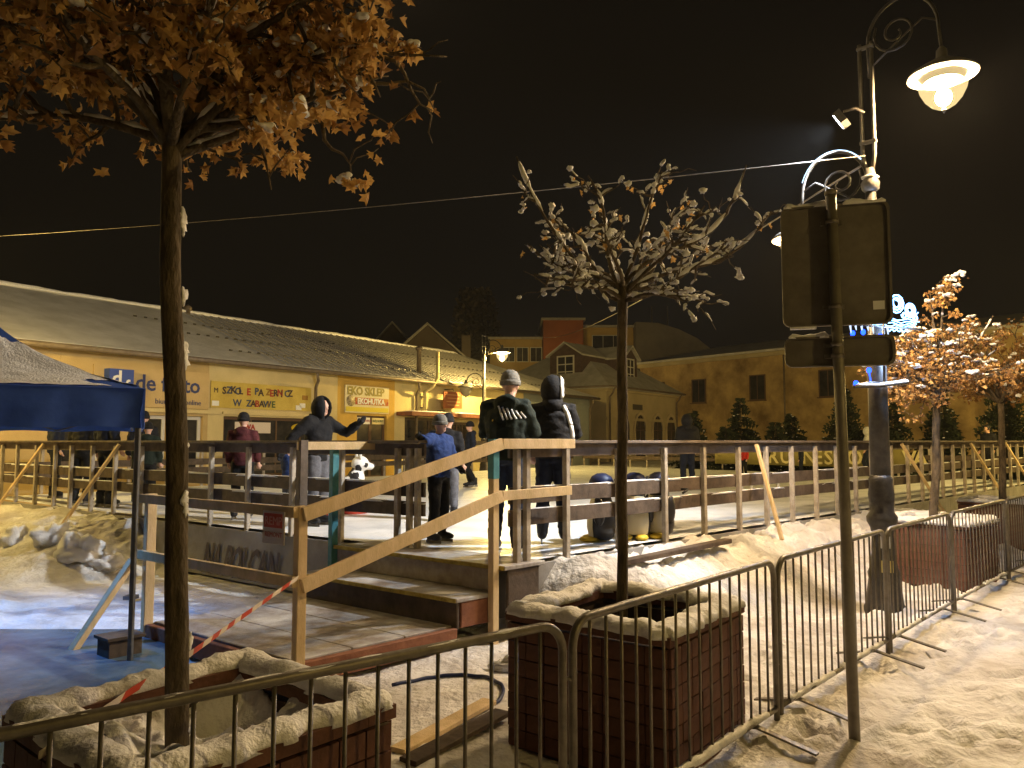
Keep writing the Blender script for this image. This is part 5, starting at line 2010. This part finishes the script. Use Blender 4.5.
mb.loft([[V(peak.x + r_ * math.cos(k * math.pi / 10), peak.y + r_ * math.sin(k * math.pi / 10), 2.3 + z_) for k in range(20)] for r_, z_ in [(0.02, 0.30), (0.05, 0.20), (0.14, 0.12), (0.17, 0.0)]], caps=False)
mb.tube([V(peak.x, peak.y, 2.58), V(peak.x, peak.y, 2.9)], 0.006, 5)
mb.build('shade', CASTGREY, tl)
mb = MB()
mb.ell(V(peak.x, peak.y, 2.46), (0.035, 0.035, 0.035), 10, 7)
mb.build('bulb', glow('added_tent_bulb', (0.10, 0.36, 1.0), POWER['tent'] / (math.pi * 4 * math.pi * 0.001225)), tl)

# ------------------------------------------------------------------ odds and ends on the ground
hp = [V(-0.85, 5.62, 0), V(-0.55, 5.86, 0), V(-0.25, 5.85, 0), V(-0.08, 5.62, 0), V(-0.08, 5.35, 0), V(-0.22, 5.15, 0)]
fine = []
for i in range(len(hp) - 1):
    p0, p1_, p2_, p3_ = hp[max(i - 1, 0)], hp[i], hp[i + 1], hp[min(i + 2, len(hp) - 1)]
    for k in range(8):
        u = k / 8
        fine.append(0.5 * ((2 * p1_) + (p2_ - p0) * u + (2 * p0 - 5 * p1_ + 4 * p2_ - p3_) * u * u + (3 * p1_ - p0 - 3 * p2_ + p3_) * u ** 3))
fine = [V(p.x, p.y, ground_h(p.x, p.y) + 0.014) for p in fine]
mb = MB()
mb.tube(fine, 0.013, 8)
tag(mb.build('garden_hose', RUBBER), 'dark blue hose curling on the snow behind the near barrier', 'hose')
for (a, b, w, m, lab) in ((V(-0.64, 4.45, 0.07), V(-0.15, 5.25, 0.09), 0.11, WOOD_NEW, 'pale loose plank lying in the snow behind the near barrier'),
                          (V(-0.56, 4.28, 0.06), V(-0.06, 5.02, 0.07), 0.12, WOOD_DARK, 'dark loose plank lying beside the pale one in the snow')):
    mb = MB()
    g = max(ground_h(a.x, a.y), ground_h(b.x, b.y), ground_h((a.x + b.x) / 2, (a.y + b.y) / 2))
    mb.beam(V(a.x, a.y, g + 0.014), V(b.x, b.y, g + 0.022), w, 0.03)
    tag(mb.build('loose_plank', m), lab, 'plank')
chunks = [(-6.25, 10.7, 0.26, 'largest snow lump on the left heap'), (-5.72, 10.35, 0.27, 'round snow lump right of the largest on the left heap'), (-5.32, 10.25, 0.18, 'smaller snow lump at the right of the left heap'), (-7.1, 11.1, 0.2, 'snow lump at the far left of the left heap'),
          (0.25, 6.35, 0.13, 'snow lump by the rink corner beside the steps'), (-0.05, 6.1, 0.11, 'snow lump at the foot of the stairs post'), (0.55, 6.2, 0.15, 'broad snow lump behind the tiled planter')]
for i, (x, y, s, lb) in enumerate(chunks):
    tag(lump(V(x, y, ground_h(x, y) + s * 0.22), (s * 1.05, s * 0.85, s * 0.66), i * 3, 0.9, 18, 14).build('snow_lump', SNOW), lb, 'snow lump', 'loose lumps of cleared snow')
snow_ridge([A + ER * 0.2 + NR * 0.28 + V(0, 0, 0.5), A + ER * 2.6 + NR * 0.5 + V(0, 0, 0.55)], 0.2, 0.1, 4, 0.05, 0.8)
mb = MB()
q0, q1 = A + ER * 0.9 + NR * 0.42, A + ER * 2.75 + NR * 0.46
mb.beam(V(q0.x, q0.y, 0.60), V(q1.x, q1.y, 0.64), 0.10, 0.05)
tag(mb.build('kerb_timber', WOOD_DARK), 'dark timber half buried in snow below the right rink fence', 'timber')

bch = thing('bench', V(5.15, 16.2, ICE_Z), 'low snow dusted bench on the ice behind the leaning brace', 'bench')
mb = MB()
mb.beam(V(4.75, 16.0, 1.03), V(5.65, 16.5, 1.03), 0.34, 0.05)
mb.build('seat', WOOD_DARK, bch)
snow_ridge([V(4.78, 16.02, 1.054), V(5.62, 16.48, 1.054)], 0.3, 0.03, 2, 0.06).build('seat_snow', SNOW, bch)
for f in (0.12, 0.88):
    p = V(4.75, 16.0, 0).lerp(V(5.65, 16.5, 0), f)
    for o in (-0.12, 0.12):
        mb = MB()
        mb.beam(V(p.x - o * 0.5, p.y + o, ICE_Z), V(p.x - o * 0.5, p.y + o, 1.0), 0.05, 0.05)
        mb.build('leg', WHITE, bch)


# ------------------------------------------------------------------ penguin skating aids, spotted dogs
YEL = mat('yellow_feet', (0.60, 0.42, 0.04), rough=0.5)
NAVY = mat('navy_cap', (0.008, 0.012, 0.045), (0.014, 0.02, 0.065), 0.5, 9.0)
BELLY = mat('cream_belly', (0.68, 0.60, 0.40), rough=0.45)
BLACKP = mat('black_plastic', (0.02, 0.019, 0.02), rough=0.35)


def turned(mb, x, y, z, ang):
    M = Matrix.Translation((x, y, z)) @ Matrix.Rotation(R(ang), 4, 'Z')
    mb.v = [tuple(M @ Vector(p)) for p in mb.v]
    return mb


def penguin(x, y, ang, label):
    t = thing('penguin_skating_aid', V(x, y, ICE_Z), label, 'skating aid', 'penguin skating aids by the near fence')
    z0 = ICE_Z
    m = MB()
    prof = [(0.10, 0.02), (0.155, 0.06), (0.175, 0.16), (0.17, 0.28), (0.145, 0.40), (0.115, 0.48), (0.125, 0.55), (0.12, 0.63), (0.08, 0.70), (0.0, 0.73)]
    m.lathe(prof, (0, 0, 0), 20, sx=1.0, sy=0.9)
    turned(m, x, y, z0, ang).build('body', BLACKP, t)
    m = MB()                                       # white belly, proud of the front
    rings = []
    for r, z in prof[1:6]:
        rings.append([V((r + 0.006) * math.sin(a), (r + 0.006) * 0.9 * math.cos(a), z) for a in [R(-62 + 124 * k / 10) for k in range(11)]])
    m.loft(rings, caps=False, closed=False)
    turned(m, x, y, z0, ang).build('belly', BELLY, t)
    for sg in (-1, 1):
        m = MB()
        m.ell((0.085 * sg, 0.12, 0.03), (0.075, 0.12, 0.035), 10, 6)
        turned(m, x, y, z0, ang).build('foot', YEL, t)
        m = MB()
        m.ell((0.18 * sg, 0.0, 0.33), (0.03, 0.07, 0.15), 8, 7)
        turned(m, x, y, z0, ang).build('wing', BLACKP, t)
        m = MB()
        m.ell((0.05 * sg, 0.103, 0.60), (0.022, 0.016, 0.026), 8, 6)
        turned(m, x, y, z0, ang).build('eye', WHITE, t)
    m = MB()
    m.lathe([(0.03, 0), (0.022, 0.05), (0.003, 0.10)], (0, 0, 0), 8)
    m.v = [(a, 0.10 + c, 0.565 + b) for a, b, c in m.v]
    turned(m, x, y, z0, ang).build('beak', YEL, t)
    m = MB()
    m.lathe([(0.128, 0.61), (0.138, 0.63), (0.130, 0.66), (0.105, 0.705), (0.05, 0.735), (0.0, 0.74)], (0, 0, 0), 18)
    m.tube([(0.13, 0, 0.66), (0.21, -0.02, 0.66), (0.23, -0.02, 0.64)], [0.03, 0.025, 0.012], 8)
    turned(m, x, y, z0, ang).build('cap', NAVY, t)
    m = MB()
    m.tube([(-0.2, -0.17, 0.5), (-0.2, -0.26, 0.54), (0.2, -0.26, 0.54), (0.2, -0.17, 0.5)], 0.014, 8)
    turned(m, x, y, z0, ang).build('handle', BLACK, t)


penguin(0.98, 8.50, 75, 'leftmost penguin skating aid, turned mostly black side to the fence')
penguin(1.38, 8.72, 165, 'middle penguin skating aid showing its cream belly beside the tree trunk')
penguin(1.68, 8.86, 125, 'rightmost penguin skating aid, half cream and half black by a post')


def dog(x, y, ang, label, seed):
    t = thing('dog_skating_aid', V(x, y, ICE_Z), label, 'skating aid', 'spotted dog skating aids')
    m = MB()
    m.ell((0, 0, 0.30), (0.17, 0.22, 0.26), 12, 9)
    m.ell((0, 0.10, 0.50), (0.13, 0.14, 0.18), 12, 9)
    m.ell((0, 0.16, 0.74), (0.125, 0.14, 0.125), 12, 9)
    m.ell((0, 0.30, 0.70), (0.065, 0.09, 0.06), 10, 7)
    for sg in (-1, 1):
        m.tube([(0.09 * sg, 0.2, 0.42), (0.09 * sg, 0.24, 0.05)], [0.06, 0.045], 8)
        m.ell((0.14 * sg, -0.02, 0.10), (0.07, 0.16, 0.10), 10, 7)
        m.ell((0.09 * sg, 0.28, 0.035), (0.05, 0.08, 0.04), 8, 6)
    me = fused(m, 0.018)
    me.transform(Matrix.Translation((x, y, ICE_Z)) @ Matrix.Rotation(R(ang), 4, 'Z'))
    me.materials.append(WHITE)
    bd = put('body', me, t)
    bv = BVHTree.FromPolygons([v.co for v in me.vertices], [tuple(p.vertices) for p in me.polygons])
    rnd = random.Random(seed)
    c0 = V(x, y, ICE_Z + 0.45)
    for k in range(60):
        a, zz = rnd.uniform(0, 6.283), rnd.uniform(0.15, 0.85)
        o = V(x + math.cos(a), y + math.sin(a), ICE_Z + zz)
        h = bv.ray_cast(o, -V(math.cos(a), math.sin(a), 0))
        if h[0] is None:
            continue
        nn = h[1]
        e1 = nn.orthogonal().normalized()
        e2 = nn.cross(e1)
        s = rnd.uniform(0.035, 0.06)
        pts = []
        for q in range(9):
            w = s * rnd.uniform(0.7, 1.2)
            z_ = h[0] + (e1 * math.cos(q * 0.698) + e2 * math.sin(q * 0.698)) * w
            hh = bv.find_nearest(z_)
            pts.append(hh[0] + hh[1] * 0.005)
        sp = MB()
        sp.add([h[0] + nn * 0.007] + pts, [(0, i + 1, (i + 1) % 9 + 1) for i in range(9)])
        sp.build('spot', BLACKP, t)
    for sg in (-1, 1):
        m = MB()
        m.ell((0.09 * sg, 0.13, 0.87), (0.035, 0.025, 0.07), 8, 6)
        turned(m, x, y, ICE_Z, ang).build('ear', WHITE, t)
    m = MB()
    m.lathe([(0.24, 0.0), (0.25, 0.02), (0.25, 0.09), (0.235, 0.11), (0.1, 0.11)], (0, 0.03, 0), 18)
    turned(m, x, y, ICE_Z, ang).build('base', RED, t)
    m = MB()
    m.ell((0, 0.385, 0.72), (0.025, 0.02, 0.02), 8, 6)
    turned(m, x, y, ICE_Z, ang).build('nose', BLACKP, t)


dog(-2.80, 11.5, 200, 'black and white spotted dog skating aid left of the teal post', 4)
dog(-2.47, 11.8, -60, 'black and white spotted dog skating aid right of the teal post', 8)


# ------------------------------------------------------------------ people
def cloth(name, a, k=1.6):
    return mat(name, a, tuple(min(1, x * k) for x in a), 0.85, 14.0, bump=0.35, bscale=40)


def person(x, y, head, h, label, jacket, trousers, hat=None, hatcol=None, pose=None, shoes=BLACK, voxel=0.02,
           z=ICE_Z, hood=False, skates=False, bulky=1.0, gloves=None, hair=None, group=None, lean=0.0):
    """HEAD: compass direction the person faces, degrees from +x. Local frame: +y forward, 1.8 m tall, then scaled."""
    S = h / 1.8
    J_ = dict(pelvis=(0, 0, .95), waist=(0, .0, 1.10), chest=(0, .0, 1.30), neck=(0, .0, 1.49), headc=(0, .025, 1.665),
              shL=(-.185, 0, 1.44), shR=(.185, 0, 1.44), elL=(-.25, -.03, 1.16), elR=(.25, -.03, 1.16), wrL=(-.25, .08, .93), wrR=(.25, .08, .93),
              hipL=(-.09, 0, .93), hipR=(.09, 0, .93), knL=(-.11, .03, .50), knR=(.11, .03, .50), anL=(-.12, -.02, .09), anR=(.12, -.02, .09))
    for k, v in (pose or {}).items():
        J_[k] = v
    j = {k: V(*v) for k, v in J_.items()}
    if skates:
        for k in j:
            j[k].z = j[k].z + 0.05
    M = Matrix.Translation((x, y, z)) @ Matrix.Rotation(R(head - 90), 4, 'Z') @ Matrix.Scale(S, 4)
    t = thing('person', V(x, y, z), label, 'person', group)

    def done(me, name, m, parent=t):
        me.transform(M)
        me.materials.clear()
        me.materials.append(m)
        return put(name, me, parent)

    def oval(mb, c, rx, ry, n=14):
        return [V(c[0] + rx * math.cos(2 * math.pi * k / n), c[1] + ry * math.sin(2 * math.pi * k / n), c[2]) for k in range(n)]
    # one continuous body
    b = MB()
    b.loft([oval(b, j['pelvis'] + V(0, 0, -.08), .14, .10), oval(b, j['pelvis'] + V(0, 0, .04), .15, .11), oval(b, j['waist'], .125, .095), oval(b, j['chest'], .155, .11), oval(b, j['neck'] + V(0, 0, -.05), .12, .08), oval(b, j['neck'] + V(0, .0, -.01), .06, .06)])
    b.tube([j['neck'] + V(0, 0, -.05), j['headc'] + V(0, -.01, -.05)], [.06, .055], 10)
    hd = j['headc']
    b.ell(hd + V(0, 0, .01), (.078, .095, .115), 14, 10)
    b.ell(hd + V(0, .035, -.06), (.055, .058, .06), 10, 8)          # jaw
    b.tube([hd + V(0, .088, .02), hd + V(0, .112, -.022), hd + V(0, .092, -.03)], [.010, .017, .012], 6)   # nose
    b.ell(hd + V(0, .083, .038), (.05, .016, .012), 8, 6)           # brow
    for s in (-1, 1):
        b.ell(hd + V(.08 * s, -.005, -.005), (.012, .022, .032), 8, 6)   # ears
    for a in 'LR':
        s = -1 if a == 'L' else 1
        b.tube([j['sh' + a] * .9 + V(0, 0, .14), j['sh' + a], j['el' + a], j['wr' + a]], [.05, .052, .042, .03], 8)
        b.tube([j['hip' + a], j['kn' + a], j['an' + a]], [.085, .058, .042], 10)
        fd = V(0, 1, 0)
        b.tube([j['an' + a] + V(0, -.05, -.04), j['an' + a] + V(0, .06, -.05), j['an' + a] + V(s * .02, .17, -.065)], [.035, .04, .025], 8)
        # hand: palm, four fingers of unequal length, thumb from the side of the palm
        w = j['wr' + a]
        d = (w - j['el' + a]).normalized()
        sd = d.cross(V(0, 1, 0) if abs(d.y) < .8 else V(0, 0, 1)).normalized()
        nn = sd.cross(d)
        b.tube([w - d * .02, w + d * .03, w + d * .085], [.026, .034, .036], 8)
        for q, ln in enumerate((.062, .075, .070, .055)):
            o = sd * (.030 - .020 * q)
            p0 = w + d * .080 + o
            b.tube([p0, p0 + d * ln * .5 + nn * .008, p0 + d * ln * .85 + nn * .03], [.011, .0105, .009], 6)
        b.tube([w + d * .03 + sd * .028, w + d * .06 + sd * .058 + nn * .012, w + d * .09 + sd * .062 + nn * .03], [.013, .012, .010], 6)
    body = done(fused(b, max(0.012, voxel * 0.7), smooth_iter=1), 'body', SKIN)
    # trousers
    c = MB()
    c.loft([oval(c, j['pelvis'] + V(0, 0, -.10), .155, .125), oval(c, j['pelvis'] + V(0, 0, .06), .165, .13), oval(c, j['waist'], .15, .115)])
    for a in 'LR':
        k = j['kn' + a]
        c.tube([j['hip' + a] + V(0, 0, .02), j['hip' + a].lerp(k, .5), k, k.lerp(j['an' + a], .5), j['an' + a] + V(0, 0, .03)], [.115, .10, .083, .078, .07], 12)
    done(fused(c, voxel, 0.012, 12), 'trousers', trousers)
    # jacket with sleeves
    c = MB()
    B = bulky
    c.loft([oval(c, j['pelvis'] + V(0, 0, -.06), .175 * B, .14 * B), oval(c, j['pelvis'] + V(0, 0, .05), .185 * B, .148 * B), oval(c, j['waist'], .18 * B, .145 * B), oval(c, j['chest'] + V(0, 0, -.05), .20 * B, .155 * B),
            oval(c, j['chest'] + V(0, 0, .08), .20 * B, .145 * B), oval(c, j['neck'] + V(0, 0, -.03), .12, .10), oval(c, j['neck'] + V(0, .0, .035), .085, .085)])
    for a in 'LR':
        w = j['wr' + a]
        c.tube([V(j['sh' + a].x * .55, j['sh' + a].y, j['sh' + a].z), j['sh' + a], j['sh' + a].lerp(j['el' + a], .5), j['el' + a], j['el' + a].lerp(w, .6), w - (w - j['el' + a]).normalized() * .015],
               [.088 * B, .088 * B, .078 * B, .068 * B, .062 * B, .052 * B], 12)
    if hat != 'hood':                                        # hood lying on the back
        c.ell(j['neck'] + V(0, -.10, -.01), (.13, .075, .09), 12, 8)
    jk = done(fused(c, voxel, 0.016, 11), 'jacket', jacket)
    # head wear
    if hat == 'beanie':
        c = MB()
        ring = [(.094, .113, .0), (.103, .12, .02), (.10, .118, .05), (.092, .108, .09), (.07, .08, .13), (.035, .04, .15), (.004, .004, .155)]
        c.loft([oval(c, hd + V(0, -.012, z_ + .008), rx, ry, 20) for rx, ry, z_ in ring])
        done(c.mesh('hat', hatcol), 'hat', hatcol)
        c = MB()
        c.loft([oval(c, hd + V(0, -.012, z_ + .008), rx, ry, 20) for rx, ry, z_ in ((.099, .118, -.012), (.108, .126, -.004), (.11, .128, .03), (.104, .121, .042))])
        done(c.mesh('brim', hatcol), 'hat_cuff', hatcol)
    elif hat == 'helmet':
        c = MB()
        c.loft([oval(c, hd + V(0, -.01, z_), rx, ry, 18) for rx, ry, z_ in ((.10, .12, -.03), (.112, .13, .0), (.115, .135, .05), (.10, .12, .11), (.06, .07, .15), (.004, .004, .16))])
        done(c.mesh('helmet', hatcol), 'helmet', hatcol)
    elif hat == 'hood':
        c = MB()
        rows = []
        for i in range(9):
            a = math.pi * (i / 8)
            zz = -math.cos(a)
            rr = max(.05, math.sin(a))
            row = []
            for k in range(15):
                ph = R(-235 + 290 * k / 14) if False else R(118 + 304 * k / 14)
                row.append(hd + V(.125 * rr * math.cos(ph), -.015 + .145 * rr * math.sin(ph), .165 * zz + .0))
            rows.append(row)
        c.loft(rows, caps=False, closed=False)
        me = c.mesh('hood', hatcol)
        o = done(me, 'hood', hatcol)
        so2 = o.modifiers.new('s', 'SOLIDIFY')
        so2.thickness = .03 * S
        so2.offset = 0
        c = MB()
        c.tube([j['neck'] + V(0, -.02, -.05), j['neck'] + V(0, -.03, .07)], [.125, .115], 14)
        done(c.mesh('collar', hatcol), 'collar', hatcol)
    elif hat == 'hair' or hat is None:
        c = MB()
        c.loft([oval(c, hd + V(0, -.018, z_), rx, ry, 16) for rx, ry, z_ in ((.085, .095, -.04), (.092, .105, .02), (.09, .104, .07), (.06, .075, .115), (.004, .004, .132))])
        done(c.mesh('hair', hair or BLACK), 'hair', hair or BLACK)
    # face details
    for s in (-1, 1):
        c = MB()
        c.ell(hd + V(.032 * s, .083, .012), (.012, .008, .007), 8, 6)
        done(c.mesh('eye', EYE), 'eye', EYE)
    c = MB()
    c.ell(hd + V(0, .088, -.063), (.024, .008, .006), 8, 6)
    lips = MATS.get('lips') or mat('lips', (.32, .12, .10), rough=.5)
    done(c.mesh('mouth', lips), 'mouth', lips)
    # gloves
    if gloves:
        for a in 'LR':
            w = j['wr' + a]
            d = (w - j['el' + a]).normalized()
            sd = d.cross(V(0, 1, 0) if abs(d.y) < .8 else V(0, 0, 1)).normalized()
            nn = sd.cross(d)
            c = MB()
            c.tube([w - d * .05, w - d * .01, w + d * .05, w + d * .095], [.048, .04, .045, .045], 10)
            for q, ln in enumerate((.066, .08, .075, .06)):
                p0 = w + d * .080 + sd * (.034 - .022 * q)
                c.tube([p0, p0 + d * ln * .5 + nn * .008, p0 + d * ln * .9 + nn * .03], [.016, .015, .013], 7)
            c.tube([w + d * .02 + sd * .03, w + d * .06 + sd * .062 + nn * .012, w + d * .095 + sd * .066 + nn * .03], [.018, .017, .014], 7)
            done(fused(c, 0.009, smooth_iter=1), 'glove', gloves)
    # boots or skates
    for a in 'LR':
        s = -1 if a == 'L' else 1
        an = j['an' + a]
        c = MB()
        c.tube([an + V(0, -.01, .12), an + V(0, -.01, .02), an + V(0, 0, -.03)], [.07, .066, .062], 10)
        c.tube([an + V(0, -.075, -.045), an + V(0, .03, -.045), an + V(s * .01, .12, -.052), an + V(s * .02, .19, -.06)], [.04, .055, .05, .03], 10)
        bt = done(fused(c, max(.012, voxel * .7), smooth_iter=1), 'skate' if skates else 'boot', shoes)
        if skates:
            c = MB()
            c.obox(an + V(s * .01, .05, -.117), (.004, 0, 0), (0, .14, 0), (0, 0, .02))
            for yy in (-.04, .12):
                c.obox(an + V(s * .01, yy, -.095), (.01, 0, 0), (0, .03, 0), (0, 0, .015))
            done(c.mesh('blade', METAL), 'blade', METAL, bt)
    return t, jk, M


def decal(jk, M, lines, width, name, m, from_y=-2.0):
    """raised strips that follow the jacket; LINES are local (x, z) pairs seen from behind"""
    me = jk.data
    bv = BVHTree.FromPolygons([v.co for v in me.vertices], [tuple(p.vertices) for p in me.polygons])
    Mi = M.to_3x3()
    dirn = (Mi @ V(0, 1, 0)).normalized() * (1 if from_y < 0 else -1)
    for ln in lines:
        mb = MB()
        rings = []
        n = 14
        for i in range(n + 1):
            x_, z_ = interp([V(a, b, 0) for a, b in ln], i / n)[:2]
            row = []
            for o in (-width / 2, width / 2):
                dx = V(ln[-1][0] - ln[0][0], ln[-1][1] - ln[0][1], 0).normalized()
                q = M @ V(x_ - dx.y * o, from_y, z_ + dx.x * o)
                h = bv.ray_cast(q, dirn)
                if h[0] is None:
                    row = []
                    break
                row.append((h[0] - dirn * 0.004, h[0] - dirn * 0.0095))
            if row:
                rings.append([row[0][0], row[1][0], row[1][1], row[0][1]])
        if len(rings) > 1:
            mb.loft(rings, smooth=True)
            mb.build(name, m, jk)


GREEN_BLACK = cloth('dark_green_jacket', (0.008, 0.014, 0.010))
DENIM = cloth('dark_denim', (0.02, 0.03, 0.06))
BLACKC = cloth('black_cloth', (0.006, 0.006, 0.007))
GREYC = cloth('grey_knit', (0.12, 0.115, 0.10))
NAVYC = cloth('navy_cloth', (0.006, 0.009, 0.020))
BLUEC = cloth('blue_jacket', (0.014, 0.030, 0.10))
MAROON = cloth('maroon_jacket', (0.055, 0.012, 0.014))
REDC = cloth('red_jacket', (0.42, 0.03, 0.02))
WHITEC = cloth('pale_jacket', (0.42, 0.42, 0.40), 1.3)
BLUEH = mat('blue_helmet', (0.02, 0.08, 0.42), rough=0.35)
GREYT = cloth('grey_trousers', (0.085, 0.085, 0.095))
STRIPE = mat('reflective_stripe', (0.78, 0.78, 0.76), rough=0.5)

# the two adults standing with their backs to us at the gate
fold = dict(elL=(-.27, .10, 1.17), elR=(.27, .10, 1.17), wrL=(-.13, .30, 1.20), wrR=(.13, .30, 1.17))
q = person(-0.06, 7.93, 72, 1.80, 'tall person in grey beanie and dark jacket with white stripes across the back', GREEN_BLACK, DENIM, 'beanie', GREYC,
           pose=dict(fold, neck=(.03, .0, 1.49), headc=(.035, .04, 1.665)), voxel=0.017, bulky=1.14)
decal(q[1], q[2], [[(-0.03 + 0.043 * i, 1.445 - 0.012 * i), (0.03 + 0.040 * i, 1.30 + 0.004 * i)] for i in range(6)], 0.018, 'stripe', STRIPE)
decal(q[1], q[2], [[(-0.10, 1.30), (-0.085, 1.30)]], 0.02, 'badge', YEL)
q = person(0.44, 8.33, 88, 1.72, 'person in black hooded jacket with a white side band, wearing skates by the fence', BLACKC, NAVYC, 'hood', BLACKC,
           pose=dict(elL=(-.26, .02, 1.15), wrL=(-.23, .14, .93), elR=(.27, .10, 1.17), wrR=(.15, .28, 1.12)), voxel=0.017, skates=True, bulky=1.1)
decal(q[1], q[2], [[(0.115, 1.54), (0.165, 1.44), (0.205, 1.32)], [(0.206, 1.315), (0.225, 1.20), (0.215, 1.06)]], 0.05, 'white_band', STRIPE)
hoodo = [c for c in kids(q[0]) if c.name.startswith('hood')][0]
mb = MB()
hd = V(0, .025, 1.715)
rings = []
for i in range(12):
    a = R(-40 + 165 * i / 11)
    c = hd + V(.085, -.015 - .122 * math.cos(a), .160 * math.sin(a))
    c2 = hd + V(.119, -.015 - .080 * math.cos(a), .115 * math.sin(a))
    rings.append([q[2] @ c, q[2] @ c2, q[2] @ (c2 + (c2 - hd) * 0.07), q[2] @ (c + (c - hd) * 0.07)])
mb.loft(rings)
mb.build('white_band', STRIPE, hoodo)

# child at the gate, one arm over the rail
person(-0.80, 8.42, -35, 1.34, 'child in blue jacket and grey hat leaning an arm on the gate post', BLUEC, BLACKC, 'beanie', GREYC,
       pose=dict(elR=(.42, .12, 1.40), wrR=(.60, .18, 1.46), elL=(-.26, .06, 1.16), wrL=(-.20, .24, 1.02), headc=(.02, .05, 1.65)), skates=True, gloves=BLACKC, bulky=1.1)
person(-0.88, 10.6, 80, 1.42, 'figure in black jacket and grey trousers partly hidden behind the blue jacketed child', BLACKC, GREYT, 'beanie', BLACKC, skates=True, voxel=0.024)
person(-0.98, 18.2, 200, 1.50, 'small dark skater far out on the ice left of the plaza lamp', NAVYC, BLACKC, 'beanie', BLACKC, skates=True, voxel=0.03,
       pose=dict(knL=(-.13, .12, .52), anL=(-.16, -.08, .12), knR=(.10, .05, .5)))
person(-2.52, 10.05, -28, 1.62, 'dark hooded skater stretching an arm out with raised glove', BLACKC, GREYT, 'hood', BLACKC,
       pose=dict(elL=(-.36, .22, 1.28), wrL=(-.34, .46, 1.42), elR=(.38, -.14, 1.22), wrR=(.46, -.22, 1.02), pelvis=(0, -.04, .93), headc=(0, .06, 1.64)), gloves=BLACKC, skates=True, bulky=1.12)
person(-3.78, 10.85, 95, 1.44, 'child in maroon jacket and dark hat, back turned, on skates', MAROON, BLACKC, 'beanie', BLACKC, skates=True, voxel=0.022)
person(-3.25, 11.25, 60, 1.0, 'small child in blue helmet and blue jacket behind the planks', BLUEC, GREYT, 'helmet', BLUEH, skates=True, voxel=0.022,
       pose=dict(elR=(.30, .12, 1.2), wrR=(.26, .32, 1.15), elL=(-.30, .12, 1.2), wrL=(-.26, .32, 1.15)))
for x, y, hd_, hh, col, lb in ((-7.55, 13.6, 80, 1.6, BLACKC, 'leftmost dark figure under the tent edge behind the fence'), (-6.75, 12.9, 60, 1.72, NAVYC, 'dark navy figure behind the fence between the two leaning braces'),
                               (-6.35, 13.3, 120, 1.55, BLACKC, 'black clothed figure behind the right leaning brace'), (-5.9, 12.5, 100, 1.35, GREEN_BLACK, 'dark green clothed child beside the tent leg'), (-8.8, 14.9, 30, 1.65, NAVYC, 'dark figure at the far left behind the tent')):
    person(x, y, hd_, hh, lb, col, BLACKC, 'beanie', BLACKC, voxel=0.026, skates=True, bulky=1.1)
person(3.95, 17.4, 100, 1.62, 'broad dark hooded figure skating far off left of the leaning brace', BLACKC, NAVYC, 'hood', BLACKC, voxel=0.03, skates=True, bulky=1.35)
person(6.95, 23.2, 220, 0.98, 'small child in red jacket far across the ice', REDC, BLACKC, 'beanie', REDC, voxel=0.026, skates=True)
person(7.75, 23.6, 120, 1.05, 'small dark child right of the red jacketed one', BLACKC, BLACKC, 'beanie', BLACKC, voxel=0.026, skates=True)
person(8.75, 23.4, 150, 0.95, 'small child in navy clothes in front of the banner letters', NAVYC, NAVYC, 'hair', None, voxel=0.026, skates=True)
person(11.05, 24.0, 150, 1.46, 'skater in pale hooded top and dark trousers by the lamp post', WHITEC, NAVYC, 'hood', WHITEC, voxel=0.028, skates=True,
       pose=dict(knL=(-.16, .14, .52), anL=(-.18, .02, .12)))
person(13.2, 21.4, 200, 1.5, 'dark figure beyond the fence near the dim tree', BLACKC, BLACKC, 'hair', None, voxel=0.03, skates=True)

# ------------------------------------------------------------------ winter night haze
hz = MB()
hz.box((-430, -60, -3.0), (430, 430, 24))
hm = bpy.data.materials.new('night_haze')
hm.use_nodes = True
hn = hm.node_tree
hn.nodes.remove(hn.nodes['Principled BSDF'])
pv_ = hn.nodes.new('ShaderNodeVolumePrincipled')
pv_.inputs['Color'].default_value = (0.95, 0.95, 0.95, 1)
pv_.inputs['Density'].default_value = 0.0003
hn.links.new(pv_.outputs['Volume'], hn.nodes['Material Output'].inputs['Volume'])
hz.build('haze', hm, kind='stuff')
